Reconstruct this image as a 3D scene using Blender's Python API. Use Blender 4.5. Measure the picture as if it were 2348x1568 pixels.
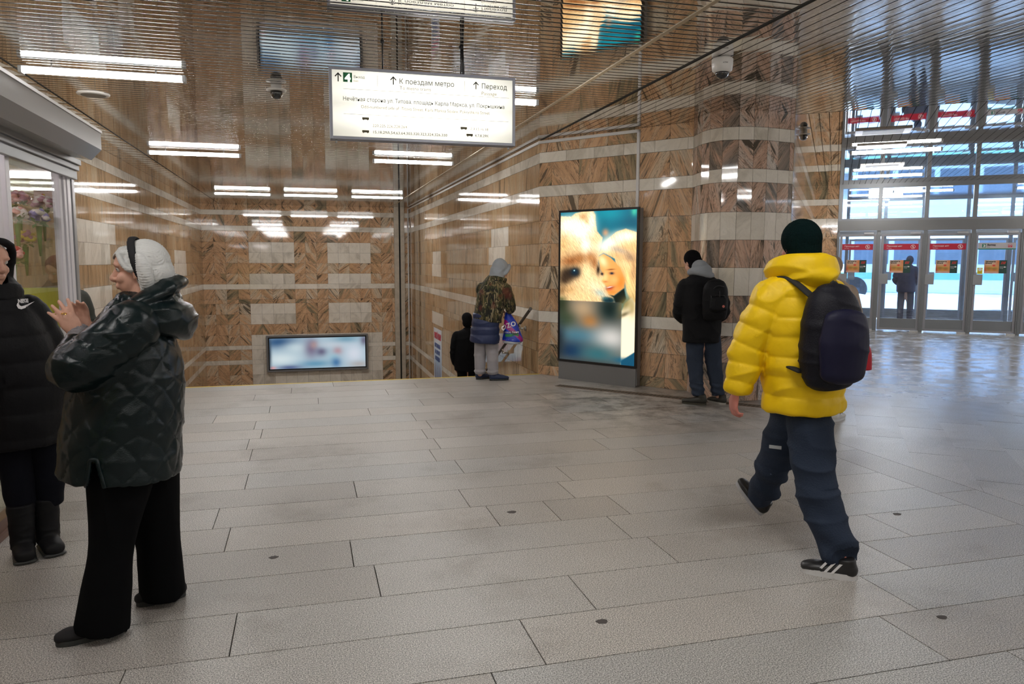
import bpy, bmesh, math, random
import numpy as np
from mathutils import Vector, Matrix, noise as mnoise

for _o in list(bpy.data.objects): bpy.data.objects.remove(_o)
S = bpy.context.scene
COL = S.collection
R = random.Random(7)
rad = math.radians
PI = math.pi

# ------------------------------------------------------------------ camera, world, exposure
EYE = 1.55
cam_d = bpy.data.cameras.new('camera'); cam = bpy.data.objects.new('camera', cam_d); COL.objects.link(cam)
cam_d.sensor_width = 36.0; cam_d.sensor_fit = 'HORIZONTAL'; cam_d.lens = 36.0 * 1720.0 / 2348.0
cam_d.clip_start = 0.05; cam_d.clip_end = 300
_yaw, _pitch, _roll = rad(15.339), rad(6.106), rad(0.15)
_fw = Vector((math.sin(_yaw) * math.cos(_pitch), math.cos(_yaw) * math.cos(_pitch), -math.sin(_pitch)))
_r = Vector((math.cos(_yaw), -math.sin(_yaw), 0)); _u = _r.cross(_fw)
_r2 = _r * math.cos(_roll) + _u * math.sin(_roll); _u2 = _u * math.cos(_roll) - _r * math.sin(_roll)
cam.matrix_world = Matrix(((_r2.x, _u2.x, -_fw.x, 0), (_r2.y, _u2.y, -_fw.y, 0), (_r2.z, _u2.z, -_fw.z, EYE), (0, 0, 0, 1)))
S.camera = cam

W = bpy.data.worlds.new('world'); S.world = W; W.use_nodes = True
_bg = W.node_tree.nodes['Background']; _bg.inputs[0].default_value = (0.70, 0.82, 1.0, 1); _bg.inputs[1].default_value = 6.5
S.view_settings.view_transform = 'Standard'; S.view_settings.look = 'None'
S.view_settings.exposure = 0.22; S.view_settings.gamma = 1.0; S.view_settings.use_curve_mapping = False

LAMP = 80.0          # strength of the tube diffusers

CEIL = 3.18          # hall ceiling
CEIL_E = 3.33        # entrance bay ceiling
WL, WR, YB, YE = -2.85, 3.10, 23.2, 9.87      # stair hall: left wall, right wall, back wall, top step

# ------------------------------------------------------------------ helpers
def link(o, parent=None):
    COL.objects.link(o)
    if parent is not None: o.parent = parent
    return o
def tag(o, label=None, cat=None, group=None, kind=None):
    if label: o['label'] = label
    if cat: o['category'] = cat
    if group: o['group'] = group
    if kind: o['kind'] = kind
    return o
def empty(name, loc=(0, 0, 0), rz=0.0):
    o = bpy.data.objects.new(name, None); link(o); o.location = loc; o.rotation_euler = (0, 0, rz); o.empty_display_size = .1
    return o
def obj(name, bm, mats, parent=None, smooth=False):
    me = bpy.data.meshes.new(name); bm.normal_update(); bm.to_mesh(me); bm.free()
    for m in (mats if isinstance(mats, (list, tuple)) else [mats]): me.materials.append(m)
    if smooth:
        me.polygons.foreach_set('use_smooth', [True] * len(me.polygons))
    return link(bpy.data.objects.new(name, me), parent)
def struct(name, bm, mats, parent=None, smooth=False):
    o = obj(name, bm, mats, parent, smooth)
    if parent is None: o['kind'] = 'structure'
    return o
def box(bm, lo, hi, M=None, mi=0, bev=0.0):
    x0, y0, z0 = lo; x1, y1, z1 = hi
    vs = [bm.verts.new(p) for p in ((x0,y0,z0),(x1,y0,z0),(x1,y1,z0),(x0,y1,z0),(x0,y0,z1),(x1,y0,z1),(x1,y1,z1),(x0,y1,z1))]
    fs = [bm.faces.new([vs[i] for i in q]) for q in ((3,2,1,0),(4,5,6,7),(0,1,5,4),(1,2,6,5),(2,3,7,6),(3,0,4,7))]
    for f in fs: f.material_index = mi
    if bev > 0:
        r = bmesh.ops.bevel(bm, geom=list({e for f in fs for e in f.edges}), offset=bev, segments=2, affect='EDGES', profile=.6)
        vs = list({v for f in r['faces'] for v in f.verts} | {v for v in vs if v.is_valid})
        for f in r['faces']: f.material_index = mi
    if M is not None:
        for v in vs: v.co = M @ v.co
    return vs
def frame2(axis):
    a = Vector(axis).normalized(); t = Vector((0, 0, 1)) if abs(a.z) < .9 else Vector((1, 0, 0))
    u = a.cross(t).normalized(); return u, a.cross(u).normalized()
def cyl(bm, p, q, r, r2=None, n=16, mi=0, caps=True):
    p, q = Vector(p), Vector(q); r2 = r if r2 is None else r2; u, w = frame2(q - p); R1 = []; R2 = []
    for i in range(n):
        a = 2 * PI * i / n; d = u * math.cos(a) + w * math.sin(a)
        R1.append(bm.verts.new(p + d * r)); R2.append(bm.verts.new(q + d * r2))
    for i in range(n):
        f = bm.faces.new((R1[i], R1[(i+1) % n], R2[(i+1) % n], R2[i])); f.material_index = mi; f.smooth = True
    if caps:
        bm.faces.new(R1[::-1]).material_index = mi; bm.faces.new(R2).material_index = mi
def lathe(bm, prof, c=(0, 0, 0), n=24, mi=0):
    """prof: list of (r, z) from bottom to top"""
    rings = []
    for r, z in prof:
        rings.append([bm.verts.new((c[0] + r * math.cos(2*PI*i/n), c[1] + r * math.sin(2*PI*i/n), c[2] + z)) for i in range(n)])
    for a, b in zip(rings, rings[1:]):
        for i in range(n):
            f = bm.faces.new((a[i], a[(i+1) % n], b[(i+1) % n], b[i])); f.material_index = mi; f.smooth = True
    bm.faces.new(rings[0][::-1]).material_index = mi; bm.faces.new(rings[-1]).material_index = mi
def ngon(bm, pts, mi=0):
    f = bm.faces.new([bm.verts.new(p) for p in pts]); f.material_index = mi; return f
def basisM(o, x, y, z):
    x, y, z = Vector(x), Vector(y), Vector(z)
    return Matrix(((x.x, y.x, z.x, o[0]), (x.y, y.y, z.y, o[1]), (x.z, y.z, z.z, o[2]), (0, 0, 0, 1)))

# ------------------------------------------------------------------ materials
MATS = {}
def node(nt, t, **kw):
    n = nt.nodes.new(t)
    for k, v in kw.items():
        if k.startswith('_'): n.inputs[int(k[1:])].default_value = v
        else: setattr(n, k, v)
    return n
def mat(name, col=(.5, .5, .5), rough=.5, metal=0.0, spec=.5, emit=None, es=0.0, coat=0.0, noise=None, bump=None, sheen=0.0, vary=0.0):
    if name in MATS: return MATS[name]
    m = bpy.data.materials.new(name); m.use_nodes = True; nt = m.node_tree; b = nt.nodes['Principled BSDF']; L = nt.links
    b.inputs['Base Color'].default_value = (*col, 1); b.inputs['Roughness'].default_value = rough; b.inputs['Metallic'].default_value = metal
    b.inputs['Specular IOR Level'].default_value = spec; b.inputs['Coat Weight'].default_value = coat; b.inputs['Coat Roughness'].default_value = .1
    b.inputs['Sheen Weight'].default_value = sheen
    if emit: b.inputs['Emission Color'].default_value = (*emit, 1); b.inputs['Emission Strength'].default_value = es
    tc = None
    if noise or bump or vary: tc = node(nt, 'ShaderNodeTexCoord')
    if vary:
        n = node(nt, 'ShaderNodeTexNoise'); n.inputs['Scale'].default_value = noise or 20; n.inputs['Detail'].default_value = 5; L.new(tc.outputs['Object'], n.inputs['Vector'])
        r = node(nt, 'ShaderNodeMapRange'); r.inputs[1].default_value = .3; r.inputs[2].default_value = .7; r.inputs[3].default_value = 1 - vary; r.inputs[4].default_value = 1 + vary; L.new(n.outputs[0], r.inputs[0])
        mx = node(nt, 'ShaderNodeVectorMath', operation='SCALE'); mx.inputs[0].default_value = col; L.new(r.outputs[0], mx.inputs['Scale']); L.new(mx.outputs[0], b.inputs['Base Color'])
    if bump:
        sc, st = bump; n = node(nt, 'ShaderNodeTexNoise'); n.inputs['Scale'].default_value = sc; n.inputs['Detail'].default_value = 4; L.new(tc.outputs['Object'], n.inputs['Vector'])
        bp = node(nt, 'ShaderNodeBump'); bp.inputs['Strength'].default_value = st; bp.inputs['Distance'].default_value = .01; L.new(n.outputs[0], bp.inputs['Height']); L.new(bp.outputs[0], b.inputs['Normal'])
    MATS[name] = m; return m
def ramp(nt, stops, interp='LINEAR'):
    r = nt.nodes.new('ShaderNodeValToRGB'); cr = r.color_ramp; cr.interpolation = interp
    while len(cr.elements) > 1: cr.elements.remove(cr.elements[-1])
    cr.elements[0].position = stops[0][0]; cr.elements[0].color = (*stops[0][1], 1)
    for p, c in stops[1:]:
        e = cr.elements.new(p); e.color = (*c, 1)
    return r
def glass_mat(name, tint=(.9, .95, .97), refl=.12, rough=.02):
    if name in MATS: return MATS[name]
    m = bpy.data.materials.new(name); m.use_nodes = True; nt = m.node_tree; nt.nodes.clear(); L = nt.links
    o = node(nt, 'ShaderNodeOutputMaterial'); t = node(nt, 'ShaderNodeBsdfTransparent'); t.inputs[0].default_value = (*tint, 1)
    g = node(nt, 'ShaderNodeBsdfGlossy'); g.inputs['Roughness'].default_value = rough; g.inputs[0].default_value = (1, 1, 1, 1)
    lw = node(nt, 'ShaderNodeLayerWeight'); lw.inputs[0].default_value = .5
    pw = node(nt, 'ShaderNodeMath', operation='POWER'); pw.inputs[1].default_value = 4.0; nt.links.new(lw.outputs['Facing'], pw.inputs[0])
    ad = node(nt, 'ShaderNodeMath', operation='MULTIPLY_ADD'); ad.inputs[1].default_value = .55; ad.inputs[2].default_value = refl; ad.use_clamp = True
    mx = node(nt, 'ShaderNodeMixShader'); L.new(pw.outputs[0], ad.inputs[0]); L.new(ad.outputs[0], mx.inputs[0]); L.new(t.outputs[0], mx.inputs[1]); L.new(g.outputs[0], mx.inputs[2]); L.new(mx.outputs[0], o.inputs[0])
    MATS[name] = m; return m
def emit_mat(name, col, s):
    if name in MATS: return MATS[name]
    m = bpy.data.materials.new(name); m.use_nodes = True; nt = m.node_tree; nt.nodes.clear()
    o = node(nt, 'ShaderNodeOutputMaterial'); e = node(nt, 'ShaderNodeEmission'); e.inputs[0].default_value = (*col, 1); e.inputs[1].default_value = s; nt.links.new(e.outputs[0], o.inputs[0])
    MATS[name] = m; return m

def marble_mat(name, stops, scale=5.0, stretch=.16, rough=.04, dist=1.2, grain=1.0, dark=.75):
    """veined marble: UV in metres, per-tile random values in colour attribute 'tile' (r = offset, g = angle, b = tone)"""
    m = bpy.data.materials.new(name); m.use_nodes = True; nt = m.node_tree; b = nt.nodes['Principled BSDF']; L = nt.links
    uv = node(nt, 'ShaderNodeUVMap'); uv.uv_map = 'UVMap'
    at = node(nt, 'ShaderNodeVertexColor'); at.layer_name = 'tile'
    sp = node(nt, 'ShaderNodeSeparateColor'); L.new(at.outputs[0], sp.inputs[0])
    ang = node(nt, 'ShaderNodeMapRange'); ang.inputs[3].default_value = -PI; ang.inputs[4].default_value = PI; L.new(sp.outputs[1], ang.inputs[0])
    rot = node(nt, 'ShaderNodeVectorRotate', rotation_type='Z_AXIS'); L.new(uv.outputs[0], rot.inputs['Vector']); L.new(ang.outputs[0], rot.inputs['Angle'])
    off = node(nt, 'ShaderNodeMath', operation='MULTIPLY'); off.inputs[1].default_value = 60; L.new(sp.outputs[0], off.inputs[0])
    cb = node(nt, 'ShaderNodeCombineXYZ'); L.new(off.outputs[0], cb.inputs[0]); L.new(off.outputs[0], cb.inputs[2])
    sc = node(nt, 'ShaderNodeVectorMath', operation='MULTIPLY'); sc.inputs[1].default_value = (scale, scale * stretch, scale); L.new(rot.outputs[0], sc.inputs[0])
    ad = node(nt, 'ShaderNodeVectorMath', operation='ADD'); L.new(sc.outputs[0], ad.inputs[0]); L.new(cb.outputs[0], ad.inputs[1])
    n1 = node(nt, 'ShaderNodeTexNoise'); n1.inputs['Scale'].default_value = 1.3; n1.inputs['Detail'].default_value = 7; n1.inputs['Roughness'].default_value = .62; n1.inputs['Distortion'].default_value = dist; L.new(ad.outputs[0], n1.inputs['Vector'])
    n2 = node(nt, 'ShaderNodeTexNoise'); n2.inputs['Scale'].default_value = 2.2; n2.inputs['Detail'].default_value = 6; n2.inputs['Roughness'].default_value = .62; n2.inputs['Distortion'].default_value = dist * 1.6; L.new(ad.outputs[0], n2.inputs['Vector'])
    r1 = ramp(nt, stops); 
    tn = node(nt, 'ShaderNodeMapRange'); tn.inputs[3].default_value = -.13; tn.inputs[4].default_value = .15; L.new(sp.outputs[2], tn.inputs[0])
    a2 = node(nt, 'ShaderNodeMath', operation='ADD'); L.new(n1.outputs[0], a2.inputs[0]); L.new(tn.outputs[0], a2.inputs[1]); L.new(a2.outputs[0], r1.inputs[0])
    # dark veins
    vr = ramp(nt, [(.0, (1, 1, 1)), (.38, (1, 1, 1)), (.43, (.0, .0, .0)), (.455, (.0,)*3), (.475, (.9, .9, .9)), (.50, (0, 0, 0)), (.55, (0, 0, 0)), (.565, (.55,)*3), (.585, (0, 0, 0)), (1, (0, 0, 0))]); L.new(n2.outputs[0], vr.inputs[0])
    vm = node(nt, 'ShaderNodeMath', operation='MULTIPLY'); vm.inputs[1].default_value = dark; L.new(vr.outputs[0], vm.inputs[0])
    mx = node(nt, 'ShaderNodeMix', data_type='RGBA'); L.new(vm.outputs[0], mx.inputs[0]); L.new(r1.outputs[0], mx.inputs[6]); mx.inputs[7].default_value = (.07, .06, .045, 1)
    L.new(mx.outputs[2], b.inputs['Base Color']); b.inputs['Roughness'].default_value = rough; b.inputs['Specular IOR Level'].default_value = .6
    return m

# ------------------------------------------------------------------ stone wall cladding
ROWS_UP = [(0.0, .13, 0), (.13, .43, 0), (.43, .73, 0), (.73, .88, 1), (.88, 1.185, 0), (1.185, 1.49, 0), (1.49, 1.795, 0), (1.795, 2.10, 0), (2.10, 2.42, 0),
           (2.42, 2.565, 1), (2.565, 2.87, 0), (2.87, 3.01, 1), (3.01, 3.33, 0)]
ROWS_DN = [(-3.9, -3.45, 0), (-3.45, -3.0, 0), (-3.0, -2.7, 0), (-2.7, -2.4, 0), (-2.4, -2.1, 0), (-2.1, -1.79, 0), (-1.79, -1.48, 0), (-1.48, -1.35, 1), (-1.35, -1.04, 0), (-1.04, -.92, 1), (-.92, -.61, 0), (-.61, -.3, 0), (-.3, 0.0, 0), (0.0, .31, 0), (.31, .43, 0), (.43, .73, 0)]
def tile_path(bm, pts, rows, zmax, widths, ang, white=None, thick=.012, gap=.0035, rnd=None, align=False):
    """clad a plan polyline (list of 2-D points, tiles face the right-hand side) with stone tiles. white(s0, s1, z0, z1) -> True for pale blocks"""
    rnd = rnd or R
    uvl = bm.loops.layers.uv.get('UVMap') or bm.loops.layers.uv.new('UVMap'); cl = bm.loops.layers.float_color.get('tile') or bm.loops.layers.float_color.new('tile')
    P = [Vector((p[0], p[1])) for p in pts]; cum = [0.0]
    for a, b in zip(P, P[1:]): cum.append(cum[-1] + (b - a).length)
    Ltot = cum[-1]
    def at(s):
        s = min(max(s, 0), Ltot)
        for i in range(len(P) - 1):
            if s <= cum[i+1] + 1e-9:
                t = (s - cum[i]) / (cum[i+1] - cum[i]); d = (P[i+1] - P[i]).normalized(); return P[i].lerp(P[i+1], t), Vector((d.y, -d.x))
        return P[-1], Vector((1, 0))
    for ri, (z0, z1, kind) in enumerate(rows):
        if z0 >= zmax: continue
        z1c = min(z1, zmax); s = 0.0 if align else -rnd.random() * .2; ti = 0; pang = rnd.uniform(*ang)
        while s < Ltot - 1e-4:
            w = widths(kind, ti, rnd); e = min(s + w, Ltot); s0 = max(s, 0)
            if e - s0 > .02:
                k = kind
                if white and white((s0 + e) / 2, (z0 + z1) / 2): k = 1
                a = pang if (ti % 2 == 0) else -pang + rnd.uniform(-.15, .15)
                if ti % 2: pang = rnd.uniform(*ang)
                if k == 1: a = rnd.uniform(-1, 1)
                c = (rnd.random(), (a + PI) / (2 * PI), rnd.random(), 1)
                g = gap / 2
                (pa, na), (pb, nb) = at(s0 + g), at(e - g)
                A = [Vector((*(pa), z0 + g)), Vector((*(pb), z0 + g)), Vector((*(pb), z1c - g)), Vector((*(pa), z1c - g))]
                N = [Vector((*na, 0)), Vector((*nb, 0)), Vector((*nb, 0)), Vector((*na, 0))]
                F = [bm.verts.new(x + n * thick) for x, n in zip(A, N)]; Bk = [bm.verts.new(x) for x in A]
                uvs = [(s0, z0), (e, z0), (e, z1c), (s0, z1c)]
                faces = [(F, uvs)] + [([Bk[i], Bk[(i+1) % 4], F[(i+1) % 4], F[i]], [uvs[i], uvs[(i+1) % 4], uvs[(i+1) % 4], uvs[i]]) for i in range(4)]
                for vs, us in faces:
                    f = bm.faces.new(vs); f.material_index = k
                    for l, q in zip(f.loops, us): l[uvl].uv = q; l[cl] = c
            s = e; ti += 1
def wall_body(bm, pts, z0, z1, back=.25, mi=2, inset=0.0):
    P = [Vector((p[0], p[1])) for p in pts]; A = []; Bk = []
    for i, p in enumerate(P):
        d = (P[min(i+1, len(P)-1)] - P[max(i-1, 0)]).normalized(); n = Vector((d.y, -d.x)); A.append(p - n * inset); Bk.append(p - n * back)
    for i in range(len(P) - 1):
        a, b, c, d = A[i], A[i+1], Bk[i+1], Bk[i]
        vs = [bm.verts.new((q.x, q.y, z)) for z in (z0, z1) for q in (a, b, c, d)]
        for q in ((3,2,1,0),(4,5,6,7),(0,1,5,4),(1,2,6,5),(2,3,7,6),(3,0,4,7)):
            bm.faces.new([vs[j] for j in q]).material_index = mi

M_tan = marble_mat('tan_marble', [(.22, (.20, .14, .08)), (.36, (.40, .265, .145)), (.48, (.52, .33, .18)), (.6, (.56, .395, .23)), (.8, (.60, .47, .32))], scale=7, stretch=.10, dist=.6, dark=.45, rough=.05)
M_pink = marble_mat('pink_brown_marble', [(.22, (.16, .14, .09)), (.34, (.36, .28, .17)), (.43, (.60, .36, .20)), (.54, (.70, .44, .26)), (.64, (.66, .50, .34)), (.8, (.72, .62, .48))], scale=3.3, stretch=.13, dist=1.05, dark=.85)
M_dusk = marble_mat('grey_pink_marble', [(.25, (.13, .12, .11)), (.38, (.34, .27, .22)), (.48, (.62, .40, .29)), (.58, (.70, .50, .39)), (.68, (.66, .57, .50)), (.82, (.76, .70, .63))], scale=3.4, stretch=.13, dist=1.2, dark=.95)
M_white = marble_mat('pale_marble', [(.25, (.55, .50, .42)), (.5, (.80, .745, .65)), (.75, (.88, .83, .74))], scale=3, stretch=.4, rough=.055, dark=.10)
M_grout = mat('dark_grout', (.06, .05, .04), .9)
# ------------------------------------------------------------------ entrance (door wall) frame of reference
_da = rad(-38.5); DD = Vector((math.cos(_da), math.sin(_da), 0)); DN = Vector((-DD.y, DD.x, 0)); DQ = Vector((13.67, 13.58, 0))
DM = basisM(DQ, DD, DN, (0, 0, 1))            # local x along the doors, local y outwards (to the street)
def dpt(u, v, z=0.0): return DM @ Vector((u, v, z))
C3 = dpt(-2.73, 0)                             # inner corner of side wall and door wall
B0 = C3 - DN * 10.07                           # side wall starts at the round column
COLUMN = [(4.425, 8.09), (4.392, 7.95), (4.358, 7.76), (4.368, 7.58), (4.43, 7.46), (4.56, 7.385), (4.72, 7.345), (4.88, 7.335), (5.02, 7.36), (B0.x, B0.y)]
def catmull(P, k=5):
    P = [Vector(p) for p in P]; o = []
    for i in range(len(P) - 1):
        p0, p1, p2, p3 = P[max(i-1, 0)], P[i], P[i+1], P[min(i+2, len(P)-1)]
        for j in range(k):
            t = j / k; o.append(.5 * ((2*p1) + (p2-p0)*t + (2*p0-5*p1+4*p2-p3)*t*t + (3*p1-p0-3*p2+p3)*t**3))
    return o + [P[-1]]

# ------------------------------------------------------------------ floor: granite slabs
def clip_poly(poly, a, b, c):
    """keep a*x + b*y >= c"""
    out = []
    for i in range(len(poly)):
        p, q = poly[i], poly[(i+1) % len(poly)]; dp, dq = a*p[0]+b*p[1]-c, a*q[0]+b*q[1]-c
        if dp >= 0: out.append(p)
        if dp * dq < 0:
            t = dp / (dp - dq); out.append((p[0]+(q[0]-p[0])*t, p[1]+(q[1]-p[1])*t))
    return out
def granite():
    m = bpy.data.materials.new('grey_granite'); m.use_nodes = True; nt = m.node_tree; b = nt.nodes['Principled BSDF']; L = nt.links
    tc = node(nt, 'ShaderNodeTexCoord'); at = node(nt, 'ShaderNodeVertexColor'); at.layer_name = 'tile'
    sp = node(nt, 'ShaderNodeSeparateColor'); L.new(at.outputs[0], sp.inputs[0])
    n1 = node(nt, 'ShaderNodeTexNoise'); n1.inputs['Scale'].default_value = 190; n1.inputs['Detail'].default_value = 3; n1.inputs['Roughness'].default_value = .7; L.new(tc.outputs['Object'], n1.inputs['Vector'])
    r1 = ramp(nt, [(.36, (.08, .076, .072)), (.44, (.24, .228, .215)), (.5, (.41, .39, .367)), (.55, (.53, .505, .475)), (.65, (.85, .82, .77))]); L.new(n1.outputs[0], r1.inputs[0])
    v = node(nt, 'ShaderNodeTexVoronoi'); v.inputs['Scale'].default_value = 210; L.new(tc.outputs['Object'], v.inputs['Vector'])
    vr = ramp(nt, [(0, (.75, .73, .70)), (.5, (1, 1, 1)), (1, (1.0, 1.0, 1.0))]); L.new(v.outputs['Color'], vr.inputs[0])
    m1 = node(nt, 'ShaderNodeMix', data_type='RGBA', blend_type='MULTIPLY'); m1.inputs[0].default_value = .6; L.new(r1.outputs[0], m1.inputs[6]); L.new(vr.outputs[0], m1.inputs[7])
    tr = ramp(nt, [(0, (.80, .78, .76)), (.3, (.96, .93, .89)), (.55, (1.0, .99, .97)), (.8, (.90, .93, .95)), (1, (1.14, 1.10, 1.05))]); L.new(sp.outputs[0], tr.inputs[0])
    m2 = node(nt, 'ShaderNodeMix', data_type='RGBA', blend_type='MULTIPLY'); m2.inputs[0].default_value = .8; L.new(m1.outputs[2], m2.inputs[6]); L.new(tr.outputs[0], m2.inputs[7])
    # trodden dirt in patches and wet streaks by the entrance
    n3 = node(nt, 'ShaderNodeTexNoise'); n3.inputs['Scale'].default_value = .9; n3.inputs['Detail'].default_value = 9; n3.inputs['Roughness'].default_value = .68; L.new(tc.outputs['Object'], n3.inputs['Vector'])
    r3 = ramp(nt, [(0, (.55, .52, .49)), (.36, (.72, .69, .66)), (.47, (.97, .97, .97)), (.7, (1.08, 1.08, 1.08)), (1, (1, 1, 1))]); L.new(n3.outputs[0], r3.inputs[0])
    m3 = node(nt, 'ShaderNodeMix', data_type='RGBA', blend_type='MULTIPLY'); m3.inputs[0].default_value = .8; L.new(m2.outputs[2], m3.inputs[6]); L.new(r3.outputs[0], m3.inputs[7])
    # dirt ring near the drain
    sx = node(nt, 'ShaderNodeSeparateXYZ'); L.new(tc.outputs['Object'], sx.inputs[0])
    dn = node(nt, 'ShaderNodeVectorMath', operation='DISTANCE'); dn.inputs[1].default_value = (3.7, 7.6, 0); L.new(tc.outputs['Object'], dn.inputs[0])
    dr = node(nt, 'ShaderNodeMapRange'); dr.inputs[1].default_value = .4; dr.inputs[2].default_value = 1.9; dr.inputs[3].default_value = 1; dr.inputs[4].default_value = 0; L.new(dn.outputs['Value'], dr.inputs[0])
    n4 = node(nt, 'ShaderNodeTexNoise'); n4.inputs['Scale'].default_value = 4; n4.inputs['Detail'].default_value = 8; n4.inputs['Roughness'].default_value = .75; L.new(tc.outputs['Object'], n4.inputs['Vector'])
    r4 = ramp(nt, [(.45, (0, 0, 0)), (.58, (1, 1, 1))]); L.new(n4.outputs[0], r4.inputs[0])
    mm = node(nt, 'ShaderNodeMath', operation='MULTIPLY'); L.new(dr.outputs[0], mm.inputs[0]); L.new(r4.outputs[0], mm.inputs[1])
    m4 = node(nt, 'ShaderNodeMix', data_type='RGBA', blend_type='MIX'); L.new(mm.outputs[0], m4.inputs[0]); L.new(m3.outputs[2], m4.inputs[6]); m4.inputs[7].default_value = (.10, .085, .07, 1)
    L.new(m4.outputs[2], b.inputs['Base Color'])
    # wetness towards the street doors (a place on the floor, so distance along the outward normal)
    dp = node(nt, 'ShaderNodeVectorMath', operation='DOT_PRODUCT'); dp.inputs[1].default_value = (DN.x, DN.y, 0); L.new(tc.outputs['Object'], dp.inputs[0])
    w = node(nt, 'ShaderNodeMapRange'); k = DQ.dot(DN); w.inputs[1].default_value = k - 12.5; w.inputs[2].default_value = k - 6.5; L.new(dp.outputs['Value'], w.inputs[0])
    n5 = node(nt, 'ShaderNodeTexNoise'); n5.inputs['Scale'].default_value = 3.5; n5.inputs['Detail'].default_value = 6; L.new(tc.outputs['Object'], n5.inputs['Vector'])
    r5 = ramp(nt, [(.40, (.35, .35, .35)), (.56, (1, 1, 1))]); L.new(n5.outputs[0], r5.inputs[0])
    wm = node(nt, 'ShaderNodeMath', operation='MULTIPLY'); L.new(w.outputs[0], wm.inputs[0]); L.new(r5.outputs[0], wm.inputs[1])
    rr = node(nt, 'ShaderNodeMapRange'); rr.inputs[3].default_value = .42; rr.inputs[4].default_value = .13; L.new(wm.outputs[0], rr.inputs[0]); L.new(rr.outputs[0], b.inputs['Roughness'])
    bp = node(nt, 'ShaderNodeBump'); bp.inputs['Strength'].default_value = .015; bp.inputs['Distance'].default_value = .002; L.new(n1.outputs[0], bp.inputs['Height']); 
    bp2 = node(nt, 'ShaderNodeBump'); bp2.inputs['Strength'].default_value = .15; bp2.inputs['Distance'].default_value = .008; L.new(n4.outputs[0], bp2.inputs['Height']); L.new(bp.outputs[0], bp2.inputs['Normal']); L.new(bp2.outputs[0], b.inputs['Normal'])
    return m
M_granite = granite()
def slab(bm, cl, poly, z=0.0, g=.0026, dep=.02):
    if len(poly) < 3: return
    c = Vector((sum(p[0] for p in poly)/len(poly), sum(p[1] for p in poly)/len(poly)))
    q = []
    for p in poly:
        v = Vector((p[0]-c.x, p[1]-c.y)); l = v.length
        q.append((p[0] - (g if v.x > 0 else -g), p[1] - (g if v.y > 0 else -g)))
    ar = sum(q[i][0]*q[(i+1) % len(q)][1]-q[(i+1) % len(q)][0]*q[i][1] for i in range(len(q)))/2
    if abs(ar) < .004: return
    if ar < 0: q = q[::-1]
    t = [bm.verts.new((x, y, z)) for x, y in q]; b = [bm.verts.new((x, y, z-dep)) for x, y in q]
    col = (R.random(), R.random(), R.random(), 1); fs = [bm.faces.new(t)]
    for i in range(len(q)): fs.append(bm.faces.new((b[i], b[(i+1) % len(q)], t[(i+1) % len(q)], t[i])))
    for f in fs:
        for l in f.loops: l[cl] = col
bm = bmesh.new(); cl = bm.loops.layers.float_color.new('tile')
JOINTS = {-1: [.64, 2.40, 3.27], 0: [-.70, .86, 2.62], 1: [-.33, 1.22, 2.95], 2: [.30, 1.83, 3.3], 3: [.20, 1.74, 3.0], 4: [-.46, 1.07, 1.45, 1.90, 3.4], 5: [-.56, .97, 1.68, 3.1], 6: [.29, 1.8, 3.35],
          7: [-.44, 1.09, 2.6], 8: [-1.1, .95, 2.4], 9: [-.46, 1.05, 2.55], 10: [-.51, 1.0, 2.3, 3.5], 11: [-.42, 1.10, 2.6], 12: [-.5, 1.01, 2.5], 13: [-.9, .6, 2.1, 3.2], 14: [-.4, 1.2, 2.6], 15: [.1, 1.6, 3.0], 16: [-.6, .9, 2.3], 17: [-.2, 1.3, 2.7], 18: [.3, 1.75, 3.1]}
for k in range(-22, 19):
    y0, y1 = 2.62 + .3816*k, 2.62 + .3816*(k+1); js = JOINTS.get(k) or [R.uniform(-.6, .2), R.uniform(.8, 1.3), R.uniform(2.2, 2.9)]
    xs = [-4.6, -3.3 + R.uniform(-.1, .1), -1.95 + R.uniform(-.15, .15)] + js + [4.07]
    for a, b in zip(xs, xs[1:]): slab(bm, cl, [(a, y0), (b, y0), (b, y1), (a, y1)])
y = -6.0
while y < 8.6:                                             # one course along the joint between the two lays
    h = R.uniform(.9, 1.4); slab(bm, cl, [(4.07, y), (4.41, y), (4.41, y + h), (4.07, y + h)]); y += h
for i in range(-40, 40):                                   # entrance bay: courses square to the doors
    u0 = .245 + .372*i; v = -24 + (i % 3) * .5
    while v < 0.1:
        h = R.uniform(.95, 1.35); v1 = min(v + h, .12); q = [dpt(a, b) for a, b in ((u0, v), (u0+.372, v), (u0+.372, v1), (u0, v1))]
        slab(bm, cl, clip_poly([(p.x, p.y) for p in q], 1, 0, 4.41)); v += h
        if v >= .12: break
floor = struct('floor', bm, M_granite)
bm = bmesh.new()
box(bm, (-4.6, -6, -.25), (3.10, YE, -.012)); box(bm, (3.10, -6, -.25), (30, 20, -.0125)); floor_bed = struct('floor_base', bm, M_grout)
# steps down
bm = bmesh.new()
for i in range(24): box(bm, (WL, YE + .3*i, -3.9), (WR, YE + .3*(i+1) + (0 if i < 23 else 7), -.15*(i+1)))
struct('floor_steps', bm, mat('step_granite', (.30, .28, .26), .5, noise=60, vary=.25))
bm = bmesh.new(); box(bm, (WL, YE - .035, -.001), (WR, YE + .002, .0015)); struct('trim_1', bm, mat('yellow_paint', (.80, .58, .02), .5))

# ------------------------------------------------------------------ walls
def w_stair(kind, i, r): return r.choice([.30, .36, .40, .44]) if kind == 0 else .60
def blocks(lst):
    return lambda s, z: any(a <= s <= b and c <= z <= d for a, b, c, d in lst)
rows_l = ROWS_DN + [r for r in ROWS_UP if r[0] >= .73]
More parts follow.
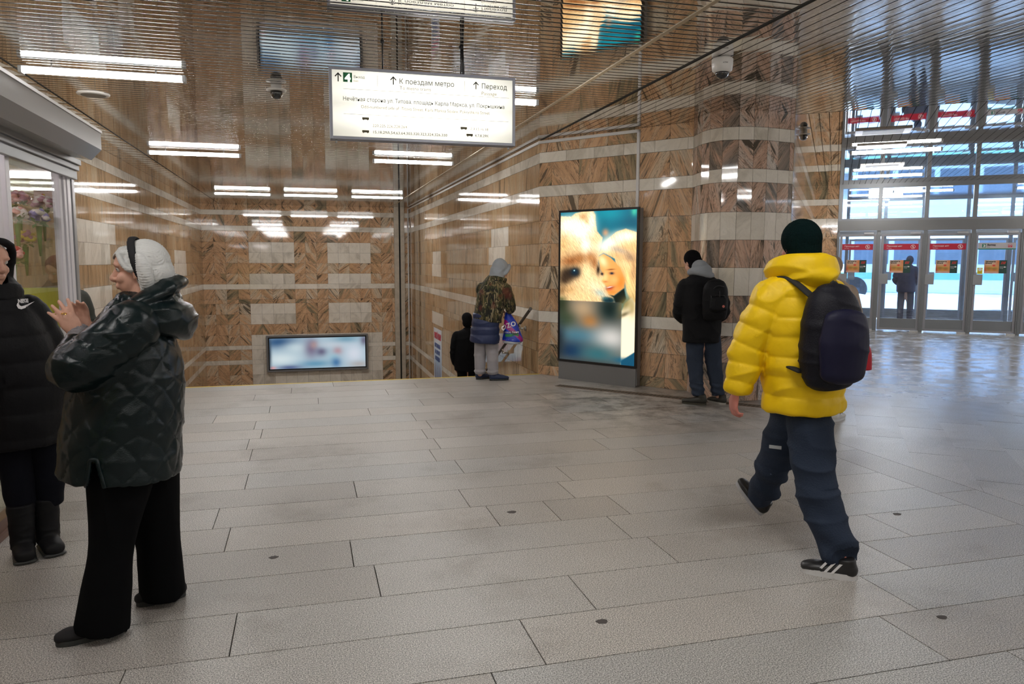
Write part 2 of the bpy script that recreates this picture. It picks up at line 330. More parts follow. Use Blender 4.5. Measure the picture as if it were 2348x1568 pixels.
# left wall of the stair hall and shop (faces +X)
bm = bmesh.new(); pts = [(WL, -6.0), (WL, YB)]
wb = blocks([(17.0, 18.8, 1.49, 2.10), (17.2, 18.6, .73, 1.2), (24.4, 26.1, 1.18, 1.8), (20.0, 21.2, .0, .6)])
tile_path(bm, pts, rows_l, CEIL, w_stair, (-.12, .12), wb)
wall_body(bm, pts, -3.95, CEIL + .4); struct('wall_left', bm, [M_tan, M_white, M_grout])
# back wall (faces -Y)
bm = bmesh.new(); pts = [(WL, YB), (WR, YB)]; xs0 = -WL
wb = blocks([(a + xs0, b + xs0, c, d) for a, b in ((-1.47, -.2), (.66, 1.85)) for c, d in ((1.49, 2.10), (.88, 1.185), (-.3, .31))] + [(-1.45 + xs0, 2.15 + xs0, -1.95, -.5)])
tile_path(bm, pts, rows_l, CEIL, lambda k, i, r: .3175 if k == 0 else .635, (.45, 1.0), wb, rnd=random.Random(3), align=True)
wall_body(bm, pts, -3.95, CEIL + .4); struct('wall_back', bm, [M_pink, M_white, M_grout])
# right wall of the stair hall (faces -X)
bm = bmesh.new(); pts = [(WR, YB), (WR, YE)]
wb = blocks([(YB-12.7, YB-11.5, 1.49, 2.10), (YB-18.85, YB-17.55, 1.185, 1.8), (YB-18.8, YB-17.5, .0, .35)])
tile_path(bm, pts, rows_l, CEIL, w_stair, (-.1, .14), wb)
wall_body(bm, pts, -3.95, CEIL + .4); struct('wall_right', bm, [M_tan, M_white, M_grout])
# diagonal wall behind the advertising screen
bm = bmesh.new(); pts = [(WR, YE), COLUMN[0]]
tile_path(bm, pts, ROWS_UP, CEIL, lambda k, i, r: (.20 if i == 0 else .43) if k == 0 else .43, (.25, .8), None, align=True, thick=.02)
wall_body(bm, pts, -.2, CEIL + .4); struct('wall_diagonal', bm, [M_pink, M_white, M_grout])
# rounded column
bm = bmesh.new(); pts = catmull(COLUMN, 4)
ROWS_COL = [(0, .22, 0), (.22, .43, 0), (.43, .73, 0), (.73, .88, 1), (.88, 1.18, 0), (1.18, 1.49, 1), (1.49, 1.795, 0), (1.795, 2.10, 1), (2.10, 2.42, 0), (2.42, 2.565, 1), (2.565, 2.87, 0), (2.87, 3.01, 1), (3.01, 3.33, 0)]
tile_path(bm, pts, ROWS_COL, CEIL + .15, lambda k, i, r: .163, (.1, 1.0), None, align=True, rnd=random.Random(5))
wall_body(bm, pts, -.2, CEIL + .5, back=.12, inset=.03); struct('wall_column', bm, [M_dusk, M_white, M_grout])
# side wall running to the doors, short return, wall over the doors
bm = bmesh.new(); pts = [(B0.x, B0.y), (C3.x, C3.y)]
tile_path(bm, pts, ROWS_UP, CEIL_E, lambda k, i, r: .42, (-.2, .2), None, align=True)
wall_body(bm, pts, -.2, CEIL_E + .3, back=.2); struct('wall_side', bm, [M_tan, M_white, M_grout])
bm = bmesh.new(); q = dpt(-2.22, 0); pts = [(C3.x, C3.y), (q.x, q.y)]
tile_path(bm, pts, ROWS_UP, CEIL_E, lambda k, i, r: .26, (.4, .6), None, align=True, rnd=random.Random(2))
wall_body(bm, pts, -.2, CEIL_E + .3, back=.2); struct('wall_entrance', bm, [M_pink, M_white, M_grout])
# plain enclosing walls of the rest of the hall (behind and beside the camera)
M_plain = mat('beige_stone', (.40, .31, .23), .3, noise=3, vary=.3)
bm = bmesh.new(); box(bm, (-4.7, -6.3, -.2), (22.5, -6.0, 3.8)); struct('wall_rear', bm, M_plain)
bm = bmesh.new(); box(bm, (22.2, -6.0, -.2), (22.5, 7.0, 3.8)); struct('wall_east', bm, M_plain)

# ------------------------------------------------------------------ ceilings: mirror slats
def slat_mat(name, col, rough):
    m = mat(name, col, rough, 1.0); nt = m.node_tree; L = nt.links; b = nt.nodes['Principled BSDF']
    tc = node(nt, 'ShaderNodeTexCoord'); n = node(nt, 'ShaderNodeTexNoise'); n.inputs['Scale'].default_value = 2.2; n.inputs['Detail'].default_value = 2; L.new(tc.outputs['Object'], n.inputs['Vector'])
    bp = node(nt, 'ShaderNodeBump'); bp.inputs['Strength'].default_value = .03; bp.inputs['Distance'].default_value = .02; L.new(n.outputs[0], bp.inputs['Height']); L.new(bp.outputs[0], b.inputs['Normal']); return m
M_slat = slat_mat('mirror_slat', (.70, .675, .64), .02); M_void = mat('ceiling_void', (.02, .018, .015), .9)
def slats(bm, M, u0, u1, v0, v1, z, pitch=.1, gap=.013, sag=.00022, clip=None, n=12, dark=False):
    """slats run along local v, stacked along local u; underside at z, edges turned up; clip(u) -> (v0, v1)"""
    u = u0; k = 0
    while u < u1 - .001:
        a, b = u + gap/2, min(u + pitch, u1) - gap/2
        va, vb = clip((a + b) / 2) if clip else (v0, v1)
        if vb - va > .02 and b - a > .01:
            prof = [(a, .02)] + [(a + (b-a)*i/n, sag * abs(2*i/n - 1)**3) for i in range(n+1)] + [(b, .02)]
            A = [bm.verts.new(M @ Vector((p, va, z + h))) for p, h in prof]; Bv = [bm.verts.new(M @ Vector((p, vb, z + h))) for p, h in prof]
            if dark:                                   # crisp folded edge, mirror sides painted dark for the shaded gap
                for q, e in ((0, 1), (len(prof) - 1, len(prof) - 2)):
                    A2, B2 = bm.verts.new(A[e].co), bm.verts.new(Bv[e].co); bm.faces.new((A[q], A2, B2, Bv[q])).material_index = 1
            for i in range(1 if dark else 0, len(prof) - (2 if dark else 1)):
                f = bm.faces.new((A[i+1], A[i], Bv[i], Bv[i+1])); f.smooth = 0 < i < len(prof) - 2; f.material_index = 0 if (f.smooth or not dark) else 1
        u += pitch; k += 1
bm = bmesh.new(); MX = basisM((0, 0, 0), (0, 1, 0), (1, 0, 0), (0, 0, 1))      # local u = world Y, local v = world X
# note: u,v swapped frame is left-handed, faces are two-sided
slats(bm, MX, -6.0, YB, -2.33, 2.51, CEIL, pitch=.0955, gap=.011)
slats(bm, MX, -6.0, YB, 2.545, WR, CEIL, pitch=.0955, gap=.011)
slats(bm, MX, -6.0, YB, WL, -2.345, CEIL, pitch=.30, gap=.008, sag=.001)
struct('ceiling', bm, M_slat)
# hall bay with slats running lengthwise, ending at the entrance bay
bl = dpt(0, 0); kB = Vector((B0.x, B0.y, 0)).dot(DN) + .02
def v_end(x): return (kB - x * DN.x) / DN.y
bm = bmesh.new(); I4 = Matrix.Identity(4)
def clip2(x):
    ye = v_end(x)
    if x < 4.42: ye = YE - (x - 3.10) * (YE - 8.09) / (4.425 - 3.10)
    elif x < 4.95: ye = 7.5
    return (-6.0, min(ye, 9.9))
slats(bm, I4, WR + .01, 18.5, 0, 0, CEIL, pitch=.1, gap=.011, clip=clip2, dark=True)
struct('ceiling_hall', bm, [M_slat, M_void])
bm = bmesh.new()
vB = -10.07 + .02
slats(bm, DM, -2.73, 11.5, vB, .0, CEIL_E, pitch=.115, gap=.007, sag=.0001, dark=True)
struct('ceiling_entrance', bm, [M_slat, M_void])
bm = bmesh.new()
box(bm, (WL - .2, -6.2, CEIL + .06), (WR + .005, YB + .3, CEIL + .10))
box(bm, (WR, -6.2, CEIL + .06), (4.40, YE + .1, CEIL + .10)); 
pp = [(4.40, -6.2), (18.5, -6.2), (18.5, v_end(18.5)), (4.40, v_end(4.40))]
A = [bm.verts.new((x, y, CEIL + .06)) for x, y in pp]; A2 = [bm.verts.new((x, y, CEIL + .10)) for x, y in pp]
bm.faces.new(A[::-1]); bm.faces.new(A2)
for i in range(4): bm.faces.new((A[i], A[(i+1) % 4], A2[(i+1) % 4], A2[i]))
box(bm, (-2.9, vB - .02, CEIL_E + .06), (11.5, 4.4, CEIL_E + .10), DM)
box(bm, (-2.9, vB - .02, CEIL - .0), (11.5, vB, CEIL_E + .06), DM)
struct('ceiling_void', bm, M_void)
M_alu = mat('brushed_aluminium', (.62, .62, .62), .35, .9); M_alud = mat('dull_aluminium', (.42, .42, .43), .45, .8); M_black = mat('black_plastic', (.012, .012, .013), .35)
M_lilac = mat('white_plastic_profile', (.80, .78, .82), .35); M_dark = mat('dark_rubber', (.02, .02, .02), .7)
bm = bmesh.new(); box(bm, (2.51, -6, CEIL - .004), (2.545, YB, CEIL + .03)); struct('trim_2', bm, mat('brass_strip', (.55, .48, .36), .4, .6))
bm = bmesh.new(); box(bm, (WR - .012, -6, CEIL - .006), (WR + .014, YE, CEIL + .03)); struct('trim_3', bm, M_void)
bm = bmesh.new(); box(bm, (-2.345, -6, CEIL - .004), (-2.33, 15.9, CEIL + .03)); struct('trim_4', bm, M_void)
# white cable ducts: along the top of the stair wall, round the corner, and down beside the screen
M_duct = mat('white_cable_duct', (.70, .69, .68), .45)
d = (Vector(COLUMN[0]) - Vector((WR, YE))).normalized(); nn = Vector((d.y, -d.x))
bm = bmesh.new(); box(bm, (WR - .035, YE - .01, CEIL - .055), (WR - .013, YB, CEIL - .02))
MDg = basisM((WR, YE, 0), (d.x, d.y, 0), (-nn.x, -nn.y, 0), (0, 0, 1))
box(bm, (-.01, -.045, CEIL - .055), (1.52, -.021, CEIL - .02), MDg); box(bm, (1.485, -.045, .9), (1.52, -.021, CEIL - .02), MDg); struct('trim_5', bm, M_duct)
# stone pilaster strips with a pipe groove and a thin conduit in the back corner
bm = bmesh.new(); box(bm, (2.62, YB - .10, -3.7), (2.76, YB - .012, CEIL)); box(bm, (2.81, YB - .10, -3.7), (2.93, YB - .012, CEIL)); struct('trim_6', bm, mat('beige_strip', (.50, .44, .35), .4, noise=8, vary=.12))
bm = bmesh.new(); box(bm, (2.76, YB - .06, -3.7), (2.81, YB - .012, CEIL)); struct('trim_7', bm, M_void)
bm = bmesh.new(); cyl(bm, (WR - .05, YB - .05, -3.7), (WR - .05, YB - .05, CEIL - .03), .02); struct('trim_8', bm, M_duct)
# ------------------------------------------------------------------ street doors
M_frame = mat('anodised_door_frame', (.21, .22, .23), .42, .7); M_framel = mat('pale_door_frame', (.30, .30, .32), .42, .5)
M_glass = glass_mat('door_glass', (.80, .88, .96), .10, .02); M_kick = mat('kick_panel', (.20, .21, .22), .5, .3); M_plate = mat('grey_push_plate', (.30, .31, .32), .45, .2)
def door(n, u, v, w=.84, zt=2.2, near=True):
    root = empty('door_%d' % n, dpt(u, v), _da); root['kind'] = 'structure'
    t = .055; y0, y1 = -.025, .025
    bm = bmesh.new(); box(bm, (0, y0, .03), (t, y1, zt)); box(bm, (w - t, y0, .03), (w, y1, zt)); box(bm, (t, y0, zt - t), (w - t, y1, zt)); box(bm, (t, y0, .03), (w - t, y1, .075))
    box(bm, (.012, y0 - .008, .045), (.022, y0, zt - .012)); box(bm, (w - .022, y0 - .008, .045), (w - .012, y0, zt - .012)); box(bm, (.012, y0 - .008, zt - .022), (w - .012, y0, zt - .012))
    obj('leaf_frame', bm, M_framel, root)
    bm = bmesh.new(); box(bm, (t, -.004, .29), (w - t, .004, zt - t)); obj('glass_pane', bm, M_glass, root)
    bm = bmesh.new(); box(bm, (t, -.012, .075), (w - t, .012, .29)); obj('kick_panel', bm, M_kick, root)
    if near:
        bm = bmesh.new(); box(bm, (-.005, -.062, 1.07), (.175, -.034, 1.30), bev=.006); p = obj('push_plate', bm, M_plate, root)
        bm = bmesh.new(); box(bm, (w - .26, -.07, 2.19), (w - .06, -.02, 2.235)); obj('door_closer', bm, M_alud, root)
        bm = bmesh.new(); box(bm, (w - .17, -.10, .0), (w + .0, -.02, .028)); obj('floor_pivot', bm, M_alu, root)
    else:
        bm = bmesh.new(); box(bm, (-.005, -.05, 1.07), (.175, -.026, 1.30)); obj('push_plate', bm, M_plate, root)
    return root
US = [-2.16, -1.30, -.38, .545, 1.475, 2.40, 3.33]; WS = [.76, .84, .84, .84, .84, .84, .84]
for i, (u, w) in enumerate(zip(US, WS)): door(i + 1, u, 0, w)
V2 = 4.1; US2 = [-1.9, -.98, .06, 1.05, 2.0, 2.95, 3.9]
for i, u in enumerate(US2): door(i + 8, u, V2, .84, near=False)
# posts, header beams, transom windows
M_beam = mat('header_aluminium', (.17, .17, .17), .35, .6)
for row, (v, posts) in enumerate(((0, [-2.22, -1.40, -.465, .46, 1.385, 2.31, 3.24, 4.17]), (V2, [-2.0, -1.06, -.14, .90, 1.89, 2.84, 3.79, 4.74]))):
    for p in posts:
        bm = bmesh.new(); box(bm, (p, v - .05, 0), (p + (.055 if p == -2.22 else .085), v + .05, 2.28), DM); box(bm, (p + .03, v - .06, 0), (p + .042, v - .05, 2.28), DM)
        struct('trim_%d' % (20 + row * 10 + posts.index(p)), bm, M_frame)
    bm = bmesh.new(); box(bm, (-2.22 if row == 0 else -2.7, v - .10, 2.27), (4.25 if row == 0 else 8, v + .06, 2.385), DM); box(bm, (-2.22 if row == 0 else -2.7, v - .07, 2.385), (4.25 if row == 0 else 8, v + .06, 2.50), DM); struct('trim_%d' % (40 + row), bm, M_beam)
    for i, (a, b) in enumerate(zip(posts, posts[1:])):
        root = empty('window_%d' % (1 + i + row * 8), dpt(a, v), _da); root['kind'] = 'structure'; w = b - a
        bm = bmesh.new(); box(bm, (0, -.04, 2.50), (.085, .04, CEIL_E)); box(bm, (.085, -.04, 2.50), (w, .04, 2.55)); box(bm, (.085, -.04, 3.235), (w, .04, CEIL_E)); obj('window_frame', bm, M_frame, root)
        bm = bmesh.new(); box(bm, (.085, -.004, 2.55), (w, .004, 3.235)); obj('glass_pane', bm, M_glass, root)
# far right of the glazed front (outside the frame) is a plain wall
bm = bmesh.new(); box(bm, (4.25, -.1, 0), (11.5, .1, CEIL_E + .1), DM); struct('wall_front', bm, M_plain)
# vestibule
bm = bmesh.new(); box(bm, (-2.75, .12, CEIL_E - .02), (8, V2, CEIL_E + .05), DM); struct('ceiling_vestibule', bm, mat('vestibule_slats', (.40, .44, .56), .14, .95))
bm = bmesh.new(); box(bm, (-2.95, .2, -.1), (-2.75, V2, CEIL_E), DM); struct('wall_vestibule_left', bm, M_plain)
bm = bmesh.new(); box(bm, (-5, .12, -.12), (9, V2 + .3, -.002), DM); struct('floor_vestibule', bm, mat('wet_vestibule_floor', (.32, .34, .37), .25, noise=2, vary=.3))
# outside: snowy pavement, road, bus, building front
bm = bmesh.new(); box(bm, (-30, V2 + .3, -.15), (50, 60, -.03), DM); struct('floor_street', bm, mat('trodden_snow', (.74, .79, .86), .8, noise=.6, vary=.12, bump=(3, .5)))
bm = bmesh.new()
rr = random.Random(11)
n = 60; rows = []
for i in range(n):
    x = -14 + i * .5; h = .42 + .22 * mnoise.noise((x * .5, 0, 3)) + .06 * mnoise.noise((x * 2.3, 1, 3)); rows.append([bm.verts.new(DM @ Vector((x, 10.4 + y, z * h - .03))) for y, z in ((0, 0), (.3, .6), (.7, 1), (1.2, .9), (1.7, .4), (2.1, 0))])
for a, b in zip(rows, rows[1:]):
    for j in range(5): bm.faces.new((a[j], b[j], b[j+1], a[j+1])).smooth = True
tag(obj('snow_bank', bm, mat('clean_snow', (.86, .90, .95), .8)), 'long low bank of white snow on the street beyond the glass doors', 'snow', kind='stuff')
def bus():
    root = empty('bus', dpt(-3.5, 14.5), _da); tag(root, 'pale blue and white city bus parked on the street beyond the doors', 'bus')
    bm = bmesh.new(); box(bm, (0, 0, .35), (11, 2.5, 3.0), bev=.15); obj('body', bm, mat('bus_paint', (.60, .70, .78), .35), root)
    bm = bmesh.new(); box(bm, (.1, -.02, .9), (10.9, .02, 1.15)); obj('stripe', bm, mat('teal_stripe', (.16, .42, .44), .4), root)
    for i in range(7):
        bm = bmesh.new(); box(bm, (.5 + i * 1.45, -.03, 1.5), (1.75 + i * 1.45, .01, 2.5)); obj('window', bm, mat('bus_glass', (.12, .16, .20), .1), root)
    for x in (2, 8.6):
        bm = bmesh.new(); cyl(bm, (x, -.03, .48), (x, .3, .48), .5, n=24); obj('wheel', bm, M_black, root)
bus()
def shopfront():
    root = empty('building', dpt(-12, 26), _da); tag(root, 'pale building front with a red sign board across the street', 'building')
    bm = bmesh.new(); box(bm, (0, 0, 0), (34, 4, 7)); obj('wall', bm, mat('pale_render', (.62, .66, .72), .8), root)
    bm = bmesh.new(); box(bm, (14, -.2, 2.7), (21, 0, 3.6)); obj('sign_board', bm, mat('red_board', (.75, .05, .04), .5), root)
    for i in range(8):
        bm = bmesh.new(); box(bm, (1 + i*4, -.05, .8), (3.6 + i*4, .01, 2.4)); obj('window', bm, mat('bus_glass'), root)
shopfront()

# ------------------------------------------------------------------ ceiling lamps (tube fittings just under the slats)
M_tube = emit_mat('lit_tube_diffuser', (1.0, .985, .965), LAMP); M_cap = mat('lamp_end_cap', (.5, .52, .54), .4)
def lamp():
    root = empty('ceiling_lamp')
    bm = bmesh.new(); box(bm, (-.62, -.03, -.052), (.62, .03, -.034)); obj('housing', bm, M_cap, root)
    bm = bmesh.new(); prof = [(.038 * math.cos(a), -.052 - .036 * math.sin(a)) for a in [PI * i / 10 for i in range(11)]]
    A = [bm.verts.new((-.61, y, z)) for y, z in prof]; Bv = [bm.verts.new((.61, y, z)) for y, z in prof]
    for i in range(10): bm.faces.new((A[i], A[i+1], Bv[i+1], Bv[i])).smooth = True
    bm.faces.new(A[::-1]); bm.faces.new(Bv); bm.faces.new((A[0], Bv[0], Bv[-1], A[-1])); obj('diffuser', bm, M_tube, root)
    for s in (-1, 1):
        bm = bmesh.new(); box(bm, (s*.625 - .015, -.04, -.09), (s*.625 + .015, .04, -.034), bev=.005); obj('end_cap', bm, M_cap, root)
        bm = bmesh.new(); cyl(bm, (s*.4, 0, -.036), (s*.4, 0, .004), .006, n=8); obj('hanger', bm, M_alu, root)
    return root
def copy_tree(o, parent=None):
    c = o.copy(); COL.objects.link(c); c.parent = parent
    for ch in list(o.children): copy_tree(ch, c)
    return c
LL = [(-1.60, 7.25, 0, 'lit tube lamp on the slatted ceiling, nearest the grey shutter box'), (-1.53, 12.15, 0, 'lit tube lamp over the top of the stairs, on the left side'),
      (1.70, 12.15, 0, 'lit tube lamp over the top of the stairs, below the hanging sign'), (-1.38, 18.95, 0, 'leftmost of the three lit tube lamps by the back wall'),
      (.17, 18.95, 0, 'middle of the three lit tube lamps by the back wall'), (1.75, 18.95, 0, 'rightmost of the three lit tube lamps by the back wall'),
      (1.63, 7.33, 0, 'lit tube lamp half hidden behind the right end of the hanging sign'),
      (-1.60, 2.3, 0, ''), (1.65, 2.3, 0, ''), (-1.60, -2.5, 0, ''), (1.65, -2.5, 0, ''), (6.0, 1.5, 0, ''), (6.0, -3.0, 0, ''), (11.0, 1.5, 0, ''), (11.0, -3.0, 0, '')]
l0 = lamp(); first = True
def put_lamp(x, y, rz, z, label):
    global first
    o = l0 if first else copy_tree(l0); first = False
    o.location = (x, y, z); o.rotation_euler = (0, 0, rz); tag(o, label or 'lit tube lamp on the hall ceiling outside the picture', 'lamp', 'lit tube lamps under the ceilings')
for x, y, rz, lb in LL: put_lamp(x, y, rz, CEIL, lb)
E_L = [((8.85, 9.87), 'upper of the two lit tube lamps above the glass entrance doors'), ((11.18, 12.65), 'lower of the two lit tube lamps above the glass entrance doors')]
for (x, y), lb in E_L: put_lamp(x, y, _da, CEIL_E, lb)
for u, v, lb in ((3.4, -6.2, ''), (3.4, -2.7, ''), (5.9, -6.2, ''), (5.9, -2.7, '')):
    q = dpt(u, v); put_lamp(q.x, q.y, _da, CEIL_E, lb)
for u, v, lb in ((-.4, 1.3, 'leftmost lit tube lamp in the vestibule behind the transom glass'), (-.9, 2.8, 'farthest lit tube lamp in the vestibule behind the transom glass'), (2.1, 1.3, 'rightmost lit tube lamp in the vestibule behind the transom glass')):
    q = dpt(u, v); put_lamp(q.x, q.y, _da, CEIL_E - .02, lb)
# ------------------------------------------------------------------ lettering
def text_bm(bm, s, size, M, mi=0, extrude=.0006, align='LEFT', bold=0.0, res=2):
    c = bpy.data.curves.new('lettering', 'FONT'); c.body = s; c.size = size; c.extrude = extrude; c.align_x = align; c.offset = bold; c.resolution_u = res
    o = bpy.data.objects.new('lettering', c); COL.objects.link(o)
    bpy.context.view_layer.update()
    me = bpy.data.meshes.new_from_object(o.evaluated_get(bpy.context.evaluated_depsgraph_get()))
    me.transform(M); nf = len(bm.faces); bm.from_mesh(me)
    bm.faces.ensure_lookup_table()
    for f in bm.faces[nf:]: f.material_index = mi
    bpy.data.objects.remove(o); bpy.data.curves.remove(c); bpy.data.meshes.remove(me)
def text_w(s, size):
    c = bpy.data.curves.new('lettering', 'FONT'); c.body = s; c.size = size; o = bpy.data.objects.new('lettering', c); COL.objects.link(o); bpy.context.view_layer.update(); w = o.dimensions.x
    bpy.data.objects.remove(o); bpy.data.curves.remove(c); return w
# fit text to a given width
def text_fit(bm, s, x, z, w, h, M, mi=0, **k):
    """text on the local x/z plane facing -y: left end x, baseline z, cap height about h, stretched to width w"""
    w0 = text_w(s, 1.0); size = h / .72; sx = w / (w0 * size)
    text_bm(bm, s, size, M @ Matrix.Translation((x, 0, z)) @ Matrix.Rotation(PI/2, 4, 'X') @ Matrix.Diagonal((sx, 1, 1, 1)), mi, **k)
def arrow_up(bm, x, z, h, M, mi=0, t=None, y0=-.001):
    t = t or h * .13
    def bar(p, q):
        p, q = Vector(p), Vector(q); d = (q - p).normalized(); n = Vector((-d.z, 0, d.x)) * t / 2
        vs = [M @ Vector((v.x, y0, v.z)) for v in (p - n, q - n, q + n, p + n)]; ngon(bm, vs, mi)
    bar((x, 0, z), (x, 0, z + h)); bar((x - h*.36, 0, z + h*.58), (x + t*.2, 0, z + h)); bar((x + h*.36, 0, z + h*.58), (x - t*.2, 0, z + h - .0001))

# ------------------------------------------------------------------ pictures painted into a fine mesh (vertex colours)
def blur(a, k, n=2):
    for _ in range(n):
        for ax in (0, 1):
            pad = [(0, 0)] * a.ndim; pad[ax] = (k, k); p = np.pad(a, pad, mode='edge'); c = np.cumsum(p, axis=ax)
            z = np.zeros_like(np.take(c, [0], axis=ax)); c = np.concatenate([z, c], axis=ax); N = a.shape[ax]
            a = (np.take(c, range(2*k+1, 2*k+1+N), axis=ax) - np.take(c, range(0, N), axis=ax)) / (2*k+1)
    return a
class Paint:
    def __init__(s, w, h, nx, ny, bg):
        s.nx, s.ny = nx, ny; x = (np.arange(nx) + .5) / nx * w; y = (np.arange(ny) + .5) / ny * h
        s.X, s.Y = np.meshgrid(x, y); s.C = np.ones((ny, nx, 3)) * np.array(bg); s.k = nx / w; s.r = np.random.default_rng(4)
    def poly(s, P, col, soft=4, a=1.0):
        m = np.zeros(s.X.shape, bool); n = len(P)
        for i in range(n):
            (x1, y1), (x2, y2) = P[i], P[(i+1) % n]
            if y1 == y2: continue
            c = ((s.Y >= min(y1, y2)) & (s.Y < max(y1, y2))) & (s.X < (x2 - x1) * (s.Y - y1) / (y2 - y1) + x1); m ^= c
        m = m.astype(float)
        if soft: m = blur(m, max(1, int(soft * s.k)), 2)
        s.mix(m * a, col); return s
    def blob(s, x, y, rx, ry, col, a=1.0, rot=0.0, p=2.0):
        c, q = math.cos(rot), math.sin(rot); u = ((s.X - x)*c + (s.Y - y)*q) / rx; v = (-(s.X - x)*q + (s.Y - y)*c) / ry
        s.mix(np.exp(-(np.abs(u)**2 + np.abs(v)**2)**(p/2)) * a, col); return s
    def mix(s, m, col): m = m[..., None]; s.C = s.C * (1 - m) + np.array(col) * m
    def fur(s, P, ang, amt, L=14, soft=6):
        m = np.zeros(s.X.shape, bool); n = len(P)
        for i in range(n):
            (x1, y1), (x2, y2) = P[i], P[(i+1) % n]
            if y1 == y2: continue
            m ^= ((s.Y >= min(y1, y2)) & (s.Y < max(y1, y2))) & (s.X < (x2 - x1) * (s.Y - y1) / (y2 - y1) + x1)
        nz = s.r.normal(size=s.X.shape); acc = np.zeros_like(nz)
        for i in range(L): acc += np.roll(np.roll(nz, int(round(i*math.sin(ang))), 0), int(round(i*math.cos(ang))), 1)
        acc /= acc.std(); mm = blur(m.astype(float), max(1, int(soft*s.k)), 2); s.C = np.clip(s.C * (1 + (acc * amt * mm)[..., None]), 0, None); return s
def screen(name, M, w, h, P, strength, parent, rough=None):
    """w x h metres on local x/z, facing -y; colours in the 'picture' attribute"""
    ny, nx = P.C.shape[:2]; xs = np.linspace(0, w, nx + 1); zs = np.linspace(h, 0, ny + 1); X, Z = np.meshgrid(xs, zs); co = np.zeros(((nx+1)*(ny+1), 3)); co[:, 0] = X.ravel(); co[:, 2] = Z.ravel()
    i = np.arange(nx * ny); a = (i // nx) * (nx + 1) + i % nx; F = np.stack([a + nx + 1, a + nx + 2, a + 1, a], 1)
    me = bpy.data.meshes.new(name); me.vertices.add(len(co)); me.vertices.foreach_set('co', co.ravel()); me.loops.add(F.size); me.loops.foreach_set('vertex_index', F.ravel())
    me.polygons.add(len(F)); me.polygons.foreach_set('loop_start', np.arange(len(F)) * 4); me.update(calc_edges=True)
    at = me.attributes.new('picture', 'FLOAT_COLOR', 'CORNER'); c = np.ones((len(F), 4, 4)); c[..., :3] = P.C.reshape(-1, 1, 3); at.data.foreach_set('color', c.ravel())
    m = bpy.data.materials.new(name + '_picture'); m.use_nodes = True; nt = m.node_tree; b = nt.nodes['Principled BSDF']; v = node(nt, 'ShaderNodeVertexColor'); v.layer_name = 'picture'
    if strength > 0:
        b.inputs['Base Color'].default_value = (.01, .01, .01, 1); b.inputs['Roughness'].default_value = .12; nt.links.new(v.outputs[0], b.inputs['Emission Color']); b.inputs['Emission Strength'].default_value = strength
    else:
        nt.links.new(v.outputs[0], b.inputs['Base Color']); b.inputs['Roughness'].default_value = .35 if rough is None else rough
    me.materials.append(m); me.transform(M); return link(bpy.data.objects.new(name, me), parent)
I4 = Matrix.Identity(4)

# ------------------------------------------------------------------ hanging direction sign
def lightbox_mat():
    m = bpy.data.materials.new('backlit_acrylic'); m.use_nodes = True; nt = m.node_tree; b = nt.nodes['Principled BSDF']; L = nt.links
    b.inputs['Base Color'].default_value = (.5, .49, .45, 1); b.inputs['Roughness'].default_value = .3; tc = node(nt, 'ShaderNodeTexCoord'); sx = node(nt, 'ShaderNodeSeparateXYZ'); L.new(tc.outputs['Object'], sx.inputs[0])
    # backlight painted into the emission: two lengthwise bands, brightness falling off from each
    rz = ramp(nt, [(0, (.55,)*3), (.12, (.62,)*3), (.26, (.95,)*3), (.36, (1,)*3), (.5, (.78,)*3), (.66, (1,)*3), (.8, (.9,)*3), (1, (.55,)*3)]); mz = node(nt, 'ShaderNodeMapRange'); mz.inputs[1].default_value = 0; mz.inputs[2].default_value = .52; L.new(sx.outputs[2], mz.inputs[0]); L.new(mz.outputs[0], rz.inputs[0])
    rx = ramp(nt, [(0, (.55,)*3), (.12, (.75,)*3), (.22, (1,)*3), (.8, (1,)*3), (.93, (.72,)*3), (1, (.55,)*3)]); mxr = node(nt, 'ShaderNodeMapRange'); mxr.inputs[1].default_value = -.70; mxr.inputs[2].default_value = .70; L.new(sx.outputs[0], mxr.inputs[0]); L.new(mxr.outputs[0], rx.inputs[0])
    mu = node(nt, 'ShaderNodeMath', operation='MULTIPLY'); L.new(rz.outputs[0], mu.inputs[0]); L.new(rx.outputs[0], mu.inputs[1]); st = node(nt, 'ShaderNodeMath', operation='MULTIPLY'); st.inputs[1].default_value = 1.25; L.new(mu.outputs[0], st.inputs[0])
    b.inputs['Emission Color'].default_value = (1.0, .97, .84, 1); L.new(st.outputs[0], b.inputs['Emission Strength']); return m
